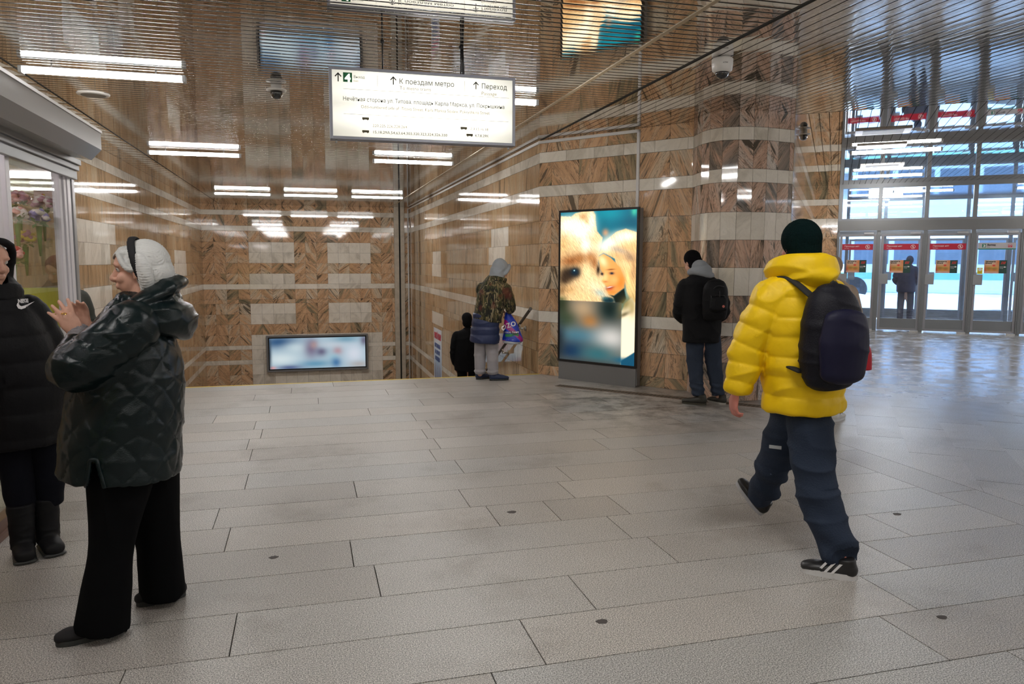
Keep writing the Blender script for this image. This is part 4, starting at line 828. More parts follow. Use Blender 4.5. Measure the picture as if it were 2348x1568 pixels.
# ------------------------------------------------------------------ flower shop on the left
def flower_shop():
    X0, Y0, Y1 = -1.69, -1.0, 6.46; ZT = 2.36
    root = empty('flower_shop', (0, 0, 0)); tag(root, 'glazed flower shop with white profiles against the left marble wall', 'shop')
    sg = glass_mat('shop_glass', (.93, .95, .93), .05, .01)
    bm = bmesh.new()
    for a, b in (((X0 - .05, 6.14, 0), (X0 + .0, 6.20, ZT)), ((X0 - .05, 6.205, 0), (X0 + .012, 6.26, ZT)), ((X0 - .06, 6.265, 0), (X0 + .018, 6.34, ZT))): box(bm, a, b, bev=.004)
    obj('corner_profile', bm, M_lilac, root)
    bm = bmesh.new(); box(bm, (X0 - .06, 6.345, 0), (X0 - .01, 6.39, ZT)); obj('shutter_guide', bm, mat('burgundy_black', (.03, .008, .010), .5), root)
    bm = bmesh.new(); box(bm, (X0 - .08, 6.395, 0), (X0 + .015, 6.46, ZT + .02), bev=.003); obj('end_post', bm, mat('grey_shutter_paint', (.40, .41, .42), .35, .2), root)
    for y, m in ((5.10, M_lilac), (3.6, M_lilac), (1.6, M_lilac)):
        bm = bmesh.new(); box(bm, (X0 - .05, y, 0), (X0 + .01, y + .065, ZT), bev=.003); box(bm, (X0 - .09, y + .065, 0), (X0 - .02, y + .13, ZT)); obj('mullion', bm, m, root)
    bm = bmesh.new(); box(bm, (X0 - .05, Y0, .0), (X0 + .012, 6.14, .10)); box(bm, (X0 - .03, Y0, .0), (X0 + .03, 6.3, .035)); obj('sill', bm, mat('brown_sill', (.20, .11, .08), .4, .3), root)
    for a, b in ((5.23, 6.14), (3.73, 5.10), (1.73, 3.6)):
        bm = bmesh.new(); box(bm, (X0 - .024, a, .10), (X0 - .018, b, ZT)); obj('glass_pane', bm, sg, root)
    # far end: glass above a lime board
    bm = bmesh.new(); box(bm, (WL + .02, 6.42, 1.345), (X0 - .08, 6.426, ZT)); obj('end_glass', bm, glass_mat('end_glass', (.82, .84, .80), .16, .01), root)
    bm = bmesh.new(); box(bm, (WL + .02, 6.40, 0), (X0 - .08, 6.44, 1.345)); obj('lime_board', bm, mat('lime_board', (.50, .56, .01), .35), root)
    bm = bmesh.new(); box(bm, (WL + .02, Y0, ZT), (X0 - .02, Y1, ZT + .06)); obj('roof_panel', bm, mat('cream_panel', (.62, .60, .56), .5), root)
    bm = bmesh.new(); box(bm, (WL + .02, Y0 - .04, 0), (X0, Y0, ZT)); obj('rear_panel', bm, mat('lime_board'), root)  # unseen end wall, coloured lime so the end glass reflects a green tint
    # small neon-like lamps inside
    for y in (1.5, 3.4, 4.9):
        bm = bmesh.new(); box(bm, (-2.6, y, ZT - .06), (-1.95, y + .05, ZT - .005)); obj('inside_lamp', bm, emit_mat('pinkish_tube', (1.0, .88, .97), 22), root)
    # payment sticker on the end glass
    bm = bmesh.new(); box(bm, (-1.935, 6.405, 1.985), (-1.775, 6.410, 2.085)); st = obj('payment_sticker', bm, mat('peach_sticker', (.72, .58, .50), .5), root)
    T = Matrix.Translation((-1.935, 6.404, 1.985)) @ Matrix.Diagonal((.70, 1, .77, 1)); bm = bmesh.new(); text_fit(bm, 'Можно картой', .015, .10, .12, .012, T); obj('lettering', bm, mat('dark_ink'), st)
    bm = bmesh.new(); text_fit(bm, 'А', .178, .078, .030, .035, T, bold=.002); box(bm, (.175, -.001, .066), (.21, 0, .070), T); obj('red_letter', bm, mat('bright_red'), st)
    bm = bmesh.new(); cyl(bm, T @ Vector((.083, -.001, .067)), T @ Vector((.083, .0, .067)), .008, n=12); cyl(bm, T @ Vector((.094, -.001, .067)), T @ Vector((.094, 0, .067)), .008, n=12, mi=1); box(bm, (.075, -.001, .02), (.10, 0, .034), T, mi=2); box(bm, (.125, -.001, .02), (.15, 0, .034), T, mi=2); obj('card_marks', bm, [mat('bright_red'), mat('yellow_vinyl'), mat('blue_ink')], st)
    # shutter roll and box
    rt = empty('shutter_box', (0, 0, 0)); tag(rt, 'grey roller shutter box above the flower shop front', 'shutter')
    sp = mat('silver_grey_paint', (.42, .43, .44), .25, .35, coat=.4)
    bm = bmesh.new(); prof = [(-1.666, 2.30), (-1.47, 2.27), (-1.40, 2.345), (-1.40, 2.475), (-1.666, 2.50)]
    A = [bm.verts.new((x, -1.0, z)) for x, z in prof]; Bv = [bm.verts.new((x, 6.13, z)) for x, z in prof]; n = len(prof)
    for i in range(n): bm.faces.new((A[i], A[(i+1) % n], Bv[(i+1) % n], Bv[i]))
    bm.faces.new(A[::-1]); bm.faces.new(Bv); bmesh.ops.recalc_face_normals(bm, faces=bm.faces[:]); obj('casing', bm, sp, rt)
    bm = bmesh.new(); box(bm, (-1.402, -1.0, 2.462), (-1.392, 6.132, 2.480)); obj('edge_trim', bm, M_alu, rt)
    bm = bmesh.new()
    for i, (z0, z1, x) in enumerate(((2.255, 2.30, -1.60), (2.215, 2.255, -1.615), (2.15, 2.215, -1.632))): box(bm, (x - .03, -1.0, z0), (x, 6.38, z1 - .004), bev=.004)
    obj('curtain', bm, mat('grey_shutter_slats', (.30, .31, .32), .4, .4), rt)
flower_shop()
def bouquet(x, y, z, cols, label, n=22, r=.09, wrap=None, seed=1):
    root = empty('bouquet', (x, y, z)); tag(root, label, 'bouquet', 'bouquets in the flower shop'); q = random.Random(seed)
    for ci, c in enumerate(cols):
        bm = bmesh.new()
        for i in range(n // len(cols)):
            a, b = q.uniform(0, 2*PI), q.uniform(-.2, 1.2); p = Vector((math.cos(a)*math.cos(b), math.sin(a)*math.cos(b), math.sin(b))) * r * q.uniform(.75, 1.05)
            for k in range(3):                      # cupped petals round each head
                lathe(bm, [(.004, -.012), (.020 - k*.004, -.004 + k*.004), (.022 - k*.005, .010 + k*.004), (.012 - k*.003, .014 + k*.004)], (p.x, p.y, p.z), n=9)
        obj('blooms', bm, mat('petals_%s' % c, {'red': (.55, .01, .02), 'pink': (.85, .45, .42), 'white': (.85, .80, .76), 'yellow': (.75, .62, .10), 'violet': (.30, .28, .60), 'mauve': (.55, .28, .38)}[c], .6), root)
    bm = bmesh.new()
    for i in range(14):
        a = q.uniform(0, 2*PI); d = Vector((math.cos(a), math.sin(a), 0)); s = Vector((-d.y, d.x, 0)) * .018; p = d * r * .6 + Vector((0, 0, -.03)); e = d * r * 1.35 + Vector((0, 0, q.uniform(-.07, .03))); m_ = (p + e) / 2
        vs = [bm.verts.new(v) for v in (p, m_ - s, e, m_ + s + Vector((0, 0, .004)))]; bm.faces.new(vs)
    cyl(bm, (0, 0, -.05), (0, 0, -.26), r*.35, r*.12, n=10); obj('leaves', bm, mat('leaf_green', (.10, .22, .04), .6), root)
bouquet(-1.87, 5.70, 1.57, ['red', 'pink'], 'red and pink bouquet behind the white mullion of the shop', 30, .065, seed=2)
bouquet(-1.87, 5.00, 1.69, ['yellow', 'pink'], 'yellow bouquet at the very left edge behind the shop glass', 24, .07, seed=5)
# shelf with arrangements and a vase line that the glass shows
for i, (x, y, z, c, l) in enumerate(((-1.975, 6.22, 1.98, ['mauve', 'pink'], 'mauve bouquet high on the shelf, nearest the white mullion'), (-1.91, 5.95, 1.85, ['pink', 'white'], 'pink and white bouquet in the middle of the upper shelf'), (-1.83, 6.24, 1.95, ['white', 'mauve'], 'white and mauve bouquet beside the corner profile'),
                                     (-1.80, 6.02, 1.84, ['violet', 'white'], 'violet bouquet on the upper shelf beside the corner profile'), (-1.96, 6.24, 1.70, ['yellow', 'mauve'], 'yellow and mauve bouquet hanging low behind the mullion'))):
    bouquet(x, y, z, c, l, 34, .056, seed=20 + i)
for x, y, r, l in ((1.20, 4.37, .022, 'dark chewing-gum spot in the middle of the granite floor'), (-.20, 4.0, .018, 'dark chewing-gum spot on the floor right of the woman in wide trousers'), (1.20, 2.89, .020, 'dark chewing-gum spot on the near floor, left of the walker'), (3.50, 3.72, .02, 'dark spot on the floor right of the walker'), (2.66, 2.54, .018, 'dark spot on the floor in front of the walker at the lower right')):
    bm = bmesh.new(); n = 14; q = random.Random(int(x * 100)); A = [(r * 1.3 * math.cos(2*PI*i/n) * q.uniform(.75, 1.1), r * math.sin(2*PI*i/n) * q.uniform(.75, 1.1)) for i in range(n)]
    T_ = [bm.verts.new((a, b, .0022)) for a, b in A]; B_ = [bm.verts.new((a * 1.1, b * 1.1, 0)) for a, b in A]; bm.faces.new(T_)
    for i in range(n): bm.faces.new((B_[i], B_[(i+1) % n], T_[(i+1) % n], T_[i]))
    o = obj('gum_spot', bm, mat('old_gum', (.06, .05, .045), .7)); o.location = (x, y, 0); tag(o, l, 'stain')
# ------------------------------------------------------------------ people: tapered tubes and ellipsoids grown together into continuous surfaces
V = Vector
def rings(bm, R_, closed=False):
    L_ = [[bm.verts.new(p) for p in r] for r in R_]; n = len(L_[0])
    pr = list(zip(L_, L_[1:])) + ([(L_[-1], L_[0])] if closed else [])
    for a, b in pr:
        for i in range(n): bm.faces.new((a[i], a[(i+1) % n], b[(i+1) % n], b[i]))
    if not closed: bm.faces.new(L_[0][::-1]); bm.faces.new(L_[-1])
def tube(bm, pts, radii, side=(1, 0, 0), k=4, n=20, cap=(1, 1), closed=False):
    P = [V(p) for p in pts]; Rr = [V((r, r, 0)) if not isinstance(r, (tuple, list)) else V((r[0], r[1], 0)) for r in radii]
    if closed:
        m = len(P); Pc = [P[(i) % m] for i in range(-1, m + 2)]; Rc = [Rr[i % m] for i in range(-1, m + 2)]
        Pi = catmull(Pc, k)[k:-(k+1)]; Ri = catmull(Rc, k)[k:-(k+1)]
    else: Pi, Ri = catmull(P, k), catmull(Rr, k)
    out = []; N = len(Pi); side = V(side)
    for i in range(N):
        t = ((Pi[(i+1) % N] - Pi[i-1]) if closed else (Pi[min(i+1, N-1)] - Pi[max(i-1, 0)])).normalized()
        s = (side - t * side.dot(t))
        if s.length < 1e-3: s = t.orthogonal()
        s.normalize(); b = t.cross(s); out.append((Pi[i], t, s, b, max(Ri[i].x, .001), max(Ri[i].y, .001)))
    ring = lambda c, s, b, ra, rb: [c + s * (ra * math.cos(2*PI*j/n)) + b * (rb * math.sin(2*PI*j/n)) for j in range(n)]
    R_ = []
    if not closed:
        c, t, s, b, ra, rb = out[0]; m_ = min(ra, rb) * cap[0]
        for q in (.999, .9, .6, .3): th = q * PI/2; R_.append(ring(c - t * m_ * math.sin(th), s, b, max(ra * math.cos(th), .0008), max(rb * math.cos(th), .0008)))
    for c, t, s, b, ra, rb in out: R_.append(ring(c, s, b, ra, rb))
    if not closed:
        c, t, s, b, ra, rb = out[-1]; m_ = min(ra, rb) * cap[1]
        for q in (.3, .6, .9, .999): th = q * PI/2; R_.append(ring(c + t * m_ * math.sin(th), s, b, max(ra * math.cos(th), .0008), max(rb * math.cos(th), .0008)))
    rings(bm, R_, closed)
def ell(bm, c, r, X=(1, 0, 0), Z=(0, 0, 1), u=20, v=14):
    X, Z = V(X).normalized(), V(Z).normalized(); Y = Z.cross(X).normalized(); X = Y.cross(Z)
    M = Matrix(((X.x*r[0], Y.x*r[1], Z.x*r[2], c[0]), (X.y*r[0], Y.y*r[1], Z.y*r[2], c[1]), (X.z*r[0], Y.z*r[1], Z.z*r[2], c[2]), (0, 0, 0, 1)))
    bmesh.ops.create_uvsphere(bm, u_segments=u, v_segments=v, radius=1, matrix=M)
def fuse(name, bm, voxel, m, parent, disp=None, smooth=4, cut=None, fac=.5):
    me = bpy.data.meshes.new(name); bmesh.ops.recalc_face_normals(bm, faces=bm.faces[:]); bm.to_mesh(me); bm.free(); o = bpy.data.objects.new(name, me); COL.objects.link(o)
    md = o.modifiers.new('remesh', 'REMESH'); md.mode = 'VOXEL'; md.voxel_size = voxel
    if smooth: sm = o.modifiers.new('smooth', 'SMOOTH'); sm.factor = fac; sm.iterations = smooth
    bpy.context.view_layer.update(); m2 = bpy.data.meshes.new_from_object(o.evaluated_get(bpy.context.evaluated_depsgraph_get())); bpy.data.objects.remove(o); bpy.data.meshes.remove(me)
    if disp:
        N = len(m2.vertices); co = np.empty(N*3); no = np.empty(N*3); m2.vertices.foreach_get('co', co); m2.vertices.foreach_get('normal', no); co = co.reshape(-1, 3); no = no.reshape(-1, 3)
        co = co + no * disp(co, no)[:, None]; m2.vertices.foreach_set('co', co.ravel()); m2.update()
    if cut:
        b = bmesh.new(); b.from_mesh(m2); bmesh.ops.delete(b, geom=[v for v in b.verts if cut(v.co)], context='VERTS'); b.to_mesh(m2); b.free()
    m2.name = name; m2.materials.clear(); m2.materials.append(m); m2.polygons.foreach_set('use_smooth', [True] * len(m2.polygons)); m2.update()
    return link(bpy.data.objects.new(name, m2), parent)
def waves(co, sc, seed=0, n=9):
    r = np.random.default_rng(seed); a = np.zeros(len(co)); sc = np.array(sc)
    for i in range(n):
        d = r.normal(size=3); d /= np.linalg.norm(d); a += np.sin((co * sc) @ d * (1 + .5 * r.random()) + r.random() * 6.28 + .6 * np.sin((co * sc) @ r.normal(size=3) * .5))
    return a / math.sqrt(n)
def folds(co, sc, seed=0): return (1 - np.minimum(np.abs(waves(co, sc, seed)), 1)) ** 2 - .35
def chain(co, pts):
    """distance to, and length along, a polyline"""
    P = [np.array(p, float) for p in pts]; best = np.full(len(co), 1e9); S_ = np.zeros(len(co)); s0 = 0
    for a, b in zip(P, P[1:]):
        d = b - a; L_ = np.linalg.norm(d); t = np.clip(((co - a) @ d) / L_**2, 0, 1); q = np.linalg.norm(co - (a + t[:, None] * d), axis=1); m = q < best; best[m] = q[m]; S_[m] = s0 + t[m] * L_; s0 += L_
    return best, S_
def puff(s, p, sharp=.55): return np.abs(np.sin(PI * s / p)) ** sharp - .6
def head(bm, c, f, up=(0, 0, 1), s=1.0, ears=True):
    c, f, up = V(c), V(f).normalized(), V(up).normalized(); sd = f.cross(up).normalized(); up = sd.cross(f)
    at = lambda x, y, z: c + (sd * x + f * y + up * z) * s
    e = lambda p, r: ell(bm, p, [q * s for q in r], sd, up)
    e(at(0, -.012, .022), (.074, .094, .092)); e(at(0, .032, -.045), (.058, .060, .078)); e(at(0, .062, -.100), (.024, .024, .020)); e(at(0, .035, .03), (.066, .060, .062))
    tube(bm, [at(0, .088, .010), at(0, .101, -.014), at(0, .113, -.034), at(0, .098, -.044)], [.009*s, .010*s, .0125*s, .009*s], sd, n=10)
    for k in (-1, 1):
        e(at(.036*k, .060, -.036), (.022, .026, .024)); e(at(.012*k, .098, -.039), (.009, .010, .007)); tube(bm, [at(.012*k, .090, .022), at(.032*k, .086, .027), at(.052*k, .070, .020)], [.008*s]*3, up, n=8)
        if ears: e(at(.075*k, -.008, -.012), (.009, .018, .030)); e(at(.072*k, .0, -.034), (.007, .010, .012))
        tube(bm, [at(.0, .097, -.064), at(.014*k, .093, -.066), at(.025*k, .084, -.069)], [.0065*s, .006*s, .003*s], up, n=8); tube(bm, [at(.0, .094, -.076), at(.013*k, .090, -.075), at(.024*k, .082, -.071)], [.007*s, .006*s, .003*s], up, n=8)
    return at
def eyes(at, parent, s=1.0):
    for k in (-1, 1):
        bm = bmesh.new(); ell(bm, at(.033*k, .071, .004), (.0125*s,)*3); obj('eye', bm, mat('eye_white', (.55, .52, .48), .2), parent, smooth=True)
def hand(bm, w, d, nrm, ts, curl=(.3, .3, .3, .3), spread=.12, thumb=(.5, .6), s=1.0, fat=1.0):
    """w wrist, d direction of the palm, nrm back of the hand, ts thumb side"""
    w, d, nrm, ts = V(w), V(d).normalized(), V(nrm).normalized(), V(ts).normalized()
    tube(bm, [w - d*.02*s, w + d*.02*s, w + d*.055*s, w + d*.085*s], [(.026*s, .019*s), (.034*s, .016*s), (.041*s, .0145*s), (.038*s, .011*s)], ts, n=16)
    for i, (o, L_, r) in enumerate(((.030, .073, .0088), (.010, .081, .0090), (-.011, .075, .0086), (-.030, .060, .0077))):
        a = spread * (1 - i * .67); dd = (d * math.cos(a) + ts * math.sin(a)).normalized(); p = w + d*.080*s + ts*o*s; pts = [p - dd*.01*s]; q = p; ang = 0
        for j, fr in enumerate((.45, .31, .24)):
            ang += curl[i] * (1.0, 1.25, .9)[j]; q = q + (dd * math.cos(ang) - nrm * math.sin(ang)) * L_ * fr * s; pts.append(q)
        tube(bm, pts, [r*s*fat, r*s*fat, r*s*.93*fat, r*s*.82*fat], ts, n=10, k=3)
    p = w + d*.018*s + ts*.026*s; t1 = (d * math.cos(thumb[0]) + ts * math.sin(thumb[0])); t2 = (d * math.cos(thumb[0]-.25) + ts * math.sin(thumb[0]-.25) - nrm * thumb[1] * .4).normalized()
    tube(bm, [p, p + t1*.034*s, p + t1*.034*s + t2*.032*s, p + t1*.034*s + t2*.056*s], [.0135*s, .0115*s, .0105*s, .0085*s], nrm, n=10, k=3)
def shoe(parent, heel, toe, m_up, m_sole, w=.046, h=.085, name='shoe', label=None, up=(0, 0, 1), sole_t=.022):
    h0, t0, up = V(heel), V(toe), V(up).normalized(); d = (t0 - h0); L_ = d.length; d.normalize(); up = (up - d * up.dot(d)).normalized(); sd = d.cross(up)
    at = lambda a, z, x=0: h0 + d * (a * L_) + up * z + sd * x
    root_bm = bmesh.new(); tube(root_bm, [at(.13, h*.55), at(.32, h*.50), at(.55, h*.40), at(.78, .036), at(.93, .030)], [(w*.80, h*.52), (w*.86, h*.50), (w*.95, h*.38), (w*1.02, .028), (w*.78, .022)], sd, n=18)
    tube(root_bm, [at(.17, h*.4), at(.20, h*1.15)], [(w*.78, w*.95), (w*.82, w*.9)], sd, n=16, cap=(.5, .1))
    u = fuse(name, root_bm, .006, m_up, parent, smooth=3)
    if label: u['label'] = label
    bm = bmesh.new(); prof = []
    for i in range(28):
        a = 2*PI*i/28; x = math.cos(a); y = math.sin(a); ww = w * (1.0 + .12 * x - (.10 if -.4 < x < .3 else 0)); prof.append((.5 + .5*x, ww*abs(y)**.8*(1 if y > 0 else -1)))
    A = [bm.verts.new(at(a, 0, x)) for a, x in prof]; Bv = [bm.verts.new(at(a, sole_t, x*1.03)) for a, x in prof]
    bm.faces.new(A[::-1]); bm.faces.new(Bv)
    for i in range(28): bm.faces.new((A[i], A[(i+1) % 28], Bv[(i+1) % 28], Bv[i]))
    bmesh.ops.recalc_face_normals(bm, faces=bm.faces[:]); obj('sole', bm, m_sole, u); return u, at, sd
def person(base, label, group=None, z=0.0):
    a = math.atan2(base[0], base[1]); root = empty('person', (base[0], base[1], z), -a); tag(root, label, 'person', group); return root
def limbs(bm, s):
    """inner body: pelvis, trunk, neck, arms and legs as one volume"""
    sd = s['side']; tube(bm, [s['hip'], s['waist'], s['chest'], s['neck0']], [(.13, .09), (.12, .085), (.15, .09), (.06, .055)], sd); tube(bm, [s['neck0'], s['neck1']], [.058, .054], sd)
    for k in ('l', 'r'):
        tube(bm, [s['sh_'+k], s['el_'+k], s['wr_'+k]], [.045, .036, .024], sd, k=5, n=14); tube(bm, [V(s['hip']).lerp(V(s['kn_'+k]), .02), s['kn_'+k], s['an_'+k]], [.075, .050, .036], sd, k=5, n=14)
def decal(bm_pts_fn, name, target, m, parent, dirn=(0, 1, 0), off=.003):
    """lay a flat marking (mesh in person space) on a garment by projecting it along dirn"""
    from mathutils.bvhtree import BVHTree
    t = BVHTree.FromPolygons([v.co.copy() for v in target.data.vertices], [tuple(p.vertices) for p in target.data.polygons]); d = V(dirn).normalized(); bm = bmesh.new(); bm_pts_fn(bm)
    bmesh.ops.triangulate(bm, faces=bm.faces[:]); bmesh.ops.subdivide_edges(bm, edges=[e for e in bm.edges if e.calc_length() > .012], cuts=2)
    for v in bm.verts:
        h = t.ray_cast(v.co - d * .5, d)
        if h[0] is not None: v.co = h[0] - d * off
    return obj(name, bm, m, parent)
skin = mat('skin', (.58, .32, .23), .5, noise=14, vary=.12); M_blk = mat('black_cloth', (.004, .004, .005), .9, spec=.15, bump=(160, .25))

# --- older woman in a quilted jacket ------------------------------------------------------------------
def woman():
    root = person((-.80, 3.45), 'white-haired woman in a black quilted leather jacket, hands raised by the shop')
    F = V((-.94, .34, 0)); L_ = V((.34, .94, 0))
    s = dict(side=L_, hip=(.07, 0, .82), waist=(.08, 0, .98), chest=(.10, 0, 1.2), neck0=(.125, 0, 1.34), neck1=(.13, 0, 1.44), sh_l=(.09, -.17, 1.29), el_l=(-.13, -.19, 1.13), wr_l=(-.105, -.03, 1.245), sh_r=(.17, .17, 1.29), el_r=(-.06, .22, 1.12), wr_r=(-.085, .06, 1.235),
             kn_l=(-.03, -.11, .40), an_l=(-.06, -.12, .07), kn_r=(.15, .10, .36), an_r=(.17, .12, .07))
    bm = bmesh.new(); limbs(bm, s); at = head(bm, (.128, 0, 1.515), (-.95, .30, -.06), s=.97)
    hand(bm, (-.115, -.03, 1.255), (-.42, .02, .88), (.35, -.93, .15), (.88, .10, .45), (.10, .16, .14, .2), .26, (.2, .5), .90, 1.18)
    hand(bm, (-.09, .035, 1.245), (-.10, .03, .98), (.45, .85, .0), (.95, -.25, .1), (.25, .2, .2, .25), .10, (.9, .3), .90, 1.18)
    fuse('body', bm, .0048, skin, root, smooth=2); eyes(at, root, .97)
    bm = bmesh.new(); tube(bm, [at(-.022, .084, .004), at(-.034, .084, .006), at(-.046, .078, .004)], [.0012, .0018, .0012], (0, 0, 1), n=8); obj('eyelashes', bm, mat('dark_lash', (.02, .015, .012), .7), root)
    # hair
    def strands(co, no):
        q = co - np.array([.14, 0, 1.53]); a = np.arctan2(q @ np.array(L_), q[:, 2]); return .0016 * np.sin(a * 70 + 4 * waves(co, (10,)*3, 3)) + .0010 * np.sin(a * 150 + 6 * waves(co, (12,)*3, 7)) + .005 * waves(co, (22, 22, 22), 5)
    bm = bmesh.new(); ell(bm, at(0, -.035, .036), (.088, .098, .094), L_); ell(bm, at(0, -.062, -.020), (.080, .078, .088), L_); ell(bm, at(0, .035, .072), (.062, .052, .036), L_); ell(bm, at(0, -.055, -.075), (.066, .062, .05), L_)
    for k in (-1, 1):
        tube(bm, [at(.056*k, .060, .066), at(.070*k, .045, .030), at(.076*k, .024, .004), at(.079*k, .004, .0)], [.016, .013, .011, .008], (0, 0, 1)); tube(bm, [at(.080*k, -.03, .05), at(.086*k, -.042, .0), at(.076*k, -.045, -.06), at(.06*k, -.035, -.10)], [.022, .026, .022, .014], (0, 0, 1))
    tube(bm, [at(0, .06, .088), at(.0, .088, .062), at(.0, .094, .046)], [(.045, .018), (.040, .013), (.030, .006)], L_)
    fuse('hair', bm, .0042, mat('white_hair', (.62, .62, .60), .55, sheen=.3), root, strands, smooth=3)
    bm = bmesh.new(); P = []
    for i in range(16):
        a = 2*PI*i/16; P.append(at(.094 * math.sin(a), .010 - .035 * (1 - math.cos(a)) * .55, .028 + .108 * math.cos(a)))
    tube(bm, P, [(.017, .006)]*16, F, closed=True, k=4, n=12); fuse('headband', bm, .004, mat('black_velvet', (.006, .006, .008), .8), root, smooth=2)
    # jacket
    tor = [(.115, 0, 1.38), (.105, 0, 1.32), (.085, 0, 1.20), (.062, 0, 1.0), (.035, 0, .82), (.020, 0, .655)]
    al = [s['sh_l'], (-.02, -.20, 1.20), (-.128, -.195, 1.13), (-.122, -.10, 1.175), (-.112, -.045, 1.225)]; ar = [s['sh_r'], (.05, .23, 1.19), (-.07, .22, 1.12), (-.085, .12, 1.18), (-.085, .07, 1.215)]
    def quilt(co, no):
        da, sa = chain(co, al); db, sb = chain(co, ar); t = np.arctan2(co[:, 1] / .25, (co[:, 0] - .05) / .22) * .24; z = co[:, 2]
        arm = np.minimum(da, db) < .105; A = np.arctan2(co[:, 2] - 1.17, co[:, 1] + .18) * .10
        u = np.where(arm, np.where(da < db, sa, sb), z); w = np.where(arm, A, t); wob = .012 * np.sin(u * 30) + .010 * np.sin(w * 36 + 1)
        q = np.minimum(np.abs(np.sin(PI * (u + w + wob) / .135)), np.abs(np.sin(PI * (u - w + wob) / .135))) ; d = .0085 * (q ** .30 - .75)
        return d + .0060 * folds(co, (17, 17, 30), 8) + .0025 * folds(co, (34, 34, 50), 2)
    bm = bmesh.new(); tube(bm, tor, [(.10, .085), (.175, .12), (.235, .185), (.25, .222), (.255, .232), (.262, .235)], L_, n=32, cap=(.5, .04))
    tube(bm, al, [.105, .105, .094, .074, .056], (0, 0, 1), n=24, cap=(1, .1)); tube(bm, ar, [.105, .10, .094, .074, .056], (0, 0, 1), n=24, cap=(1, .1))
    jk = mat('black_leatherette', (.003, .009, .010), .25, spec=.28, bump=(240, .12))
    jo = fuse('jacket', bm, .0075, jk, root, quilt, smooth=4, cut=lambda v: v.y < -.03 and v.z < .77 and abs(v.x + .075) < (.77 - v.z) * .20)
    from mathutils.bvhtree import BVHTree
    tr = BVHTree.FromPolygons([v.co.copy() for v in jo.data.vertices], [tuple(p.vertices) for p in jo.data.polygons]); edge = []
    for sg, zs in ((-1, [.665, .69, .72, .75, .772]), (1, [.772, .75, .72, .69, .665])):
        for z in zs:
            h = tr.ray_cast(V((-.075 + sg * ((.775 - z) * .20 + .010), -.6, z)), V((0, 1, 0)))
            if h[0] is not None: edge.append(h[0] + V((0, -.001, 0)))
    bm = bmesh.new(); tube(bm, edge, [.0085] * len(edge), (0, 1, 0), n=10, k=3); obj('slit_piping', bm, jk, jo, smooth=True)
    # hood lying on the back, collar round the neck
    def hoodd(co, no): return .008 * folds(co, (20, 20, 38), 5) + .0055 * (np.abs(np.sin((co[:, 2] * .8 + co[:, 0] * .5) * 30)) ** .5 - .6)
    bm = bmesh.new(); tube(bm, [(.020, -.075, 1.295), (.06, -.125, 1.345), (.15, -.125, 1.400), (.235, -.06, 1.450), (.25, .05, 1.450), (.17, .14, 1.40), (.06, .12, 1.34), (.015, .02, 1.29)], [(.034, .050), (.036, .062), (.036, .065), (.034, .062), (.034, .062), (.036, .06), (.036, .055), (.034, .048)], (0, 0, 1), closed=True)
    tube(bm, [(.11, -.16, 1.335), (.20, -.15, 1.315), (.275, -.05, 1.295), (.285, .06, 1.295), (.20, .17, 1.33)], [(.050, .045), (.066, .055), (.080, .060), (.080, .060), (.055, .05)], (0, 0, 1)); ell(bm, (.215, 0, 1.37), (.085, .13, .075)); ell(bm, (.08, -.05, 1.33), (.08, .12, .06))
    fuse('hood', bm, .007, jk, root, hoodd, smooth=5)
    for a_, w_ in ((al, 'l'), (ar, 'r')):
        bm = bmesh.new(); p, q = V(a_[-2]), V(a_[-1]); d = (q - p).normalized(); tube(bm, [q - d*.02, q + d*.030, q + d*.068], [.046, .043, .038], (0, 0, 1), n=24, cap=(.1, .1))
        fuse('knit_cuff', bm, .004, mat('grey_knit', (.20, .18, .19), .9, sheen=.3, bump=(220, .6)), root, lambda co, no: .0016 * np.sin(np.arctan2(co[:, 1], co[:, 0] + .1) * 90), smooth=2)
    # trousers
    def tfold(co, no): return .007 * folds(co, (14, 14, 4), 4)
    for side, P, R2 in (('l', [(.05, -.06, .86), (.02, -.09, .70), (-.030, -.12, .39), (-.060, -.12, .20), (-.083, -.12, .030)], [.15, .135, .088, .095, (.106, .11)]), ('r', [(.09, .06, .86), (.12, .09, .70), (.150, .10, .33), (.158, .11, .18), (.163, .12, .030)], [.15, .135, .092, .092, (.096, .11)])):
        bm = bmesh.new(); tube(bm, P, R2, (1, 0, 0), cap=(1, .03), n=24); fuse('trouser_leg', bm, .009, mat('black_wool', (.003, .003, .0035), .95, spec=.1), root, tfold, smooth=3)
    shoe(root, (-.015, -.115, 0), (-.250, -.125, 0), mat('black_suede', (.010, .009, .010), .85), mat('black_rubber', (.03, .032, .03), .5), w=.042, h=.07); shoe(root, (.26, .13, .002), (.050, .115, .002), mat('black_suede'), mat('black_rubber'), w=.042, h=.07)
    bm = bmesh.new(); P = [V((-.153, -.043, 1.338)) + V((math.cos(a)*.0098, math.sin(a)*.0098, math.sin(a)*.002)) for a in [2*PI*i/10 for i in range(10)]]; tube(bm, P, [.0016]*10, (0, 0, 1), closed=True, n=8, k=2); obj('ring', bm, mat('gold', (.8, .5, .12), .25, 1.0), root)
woman()

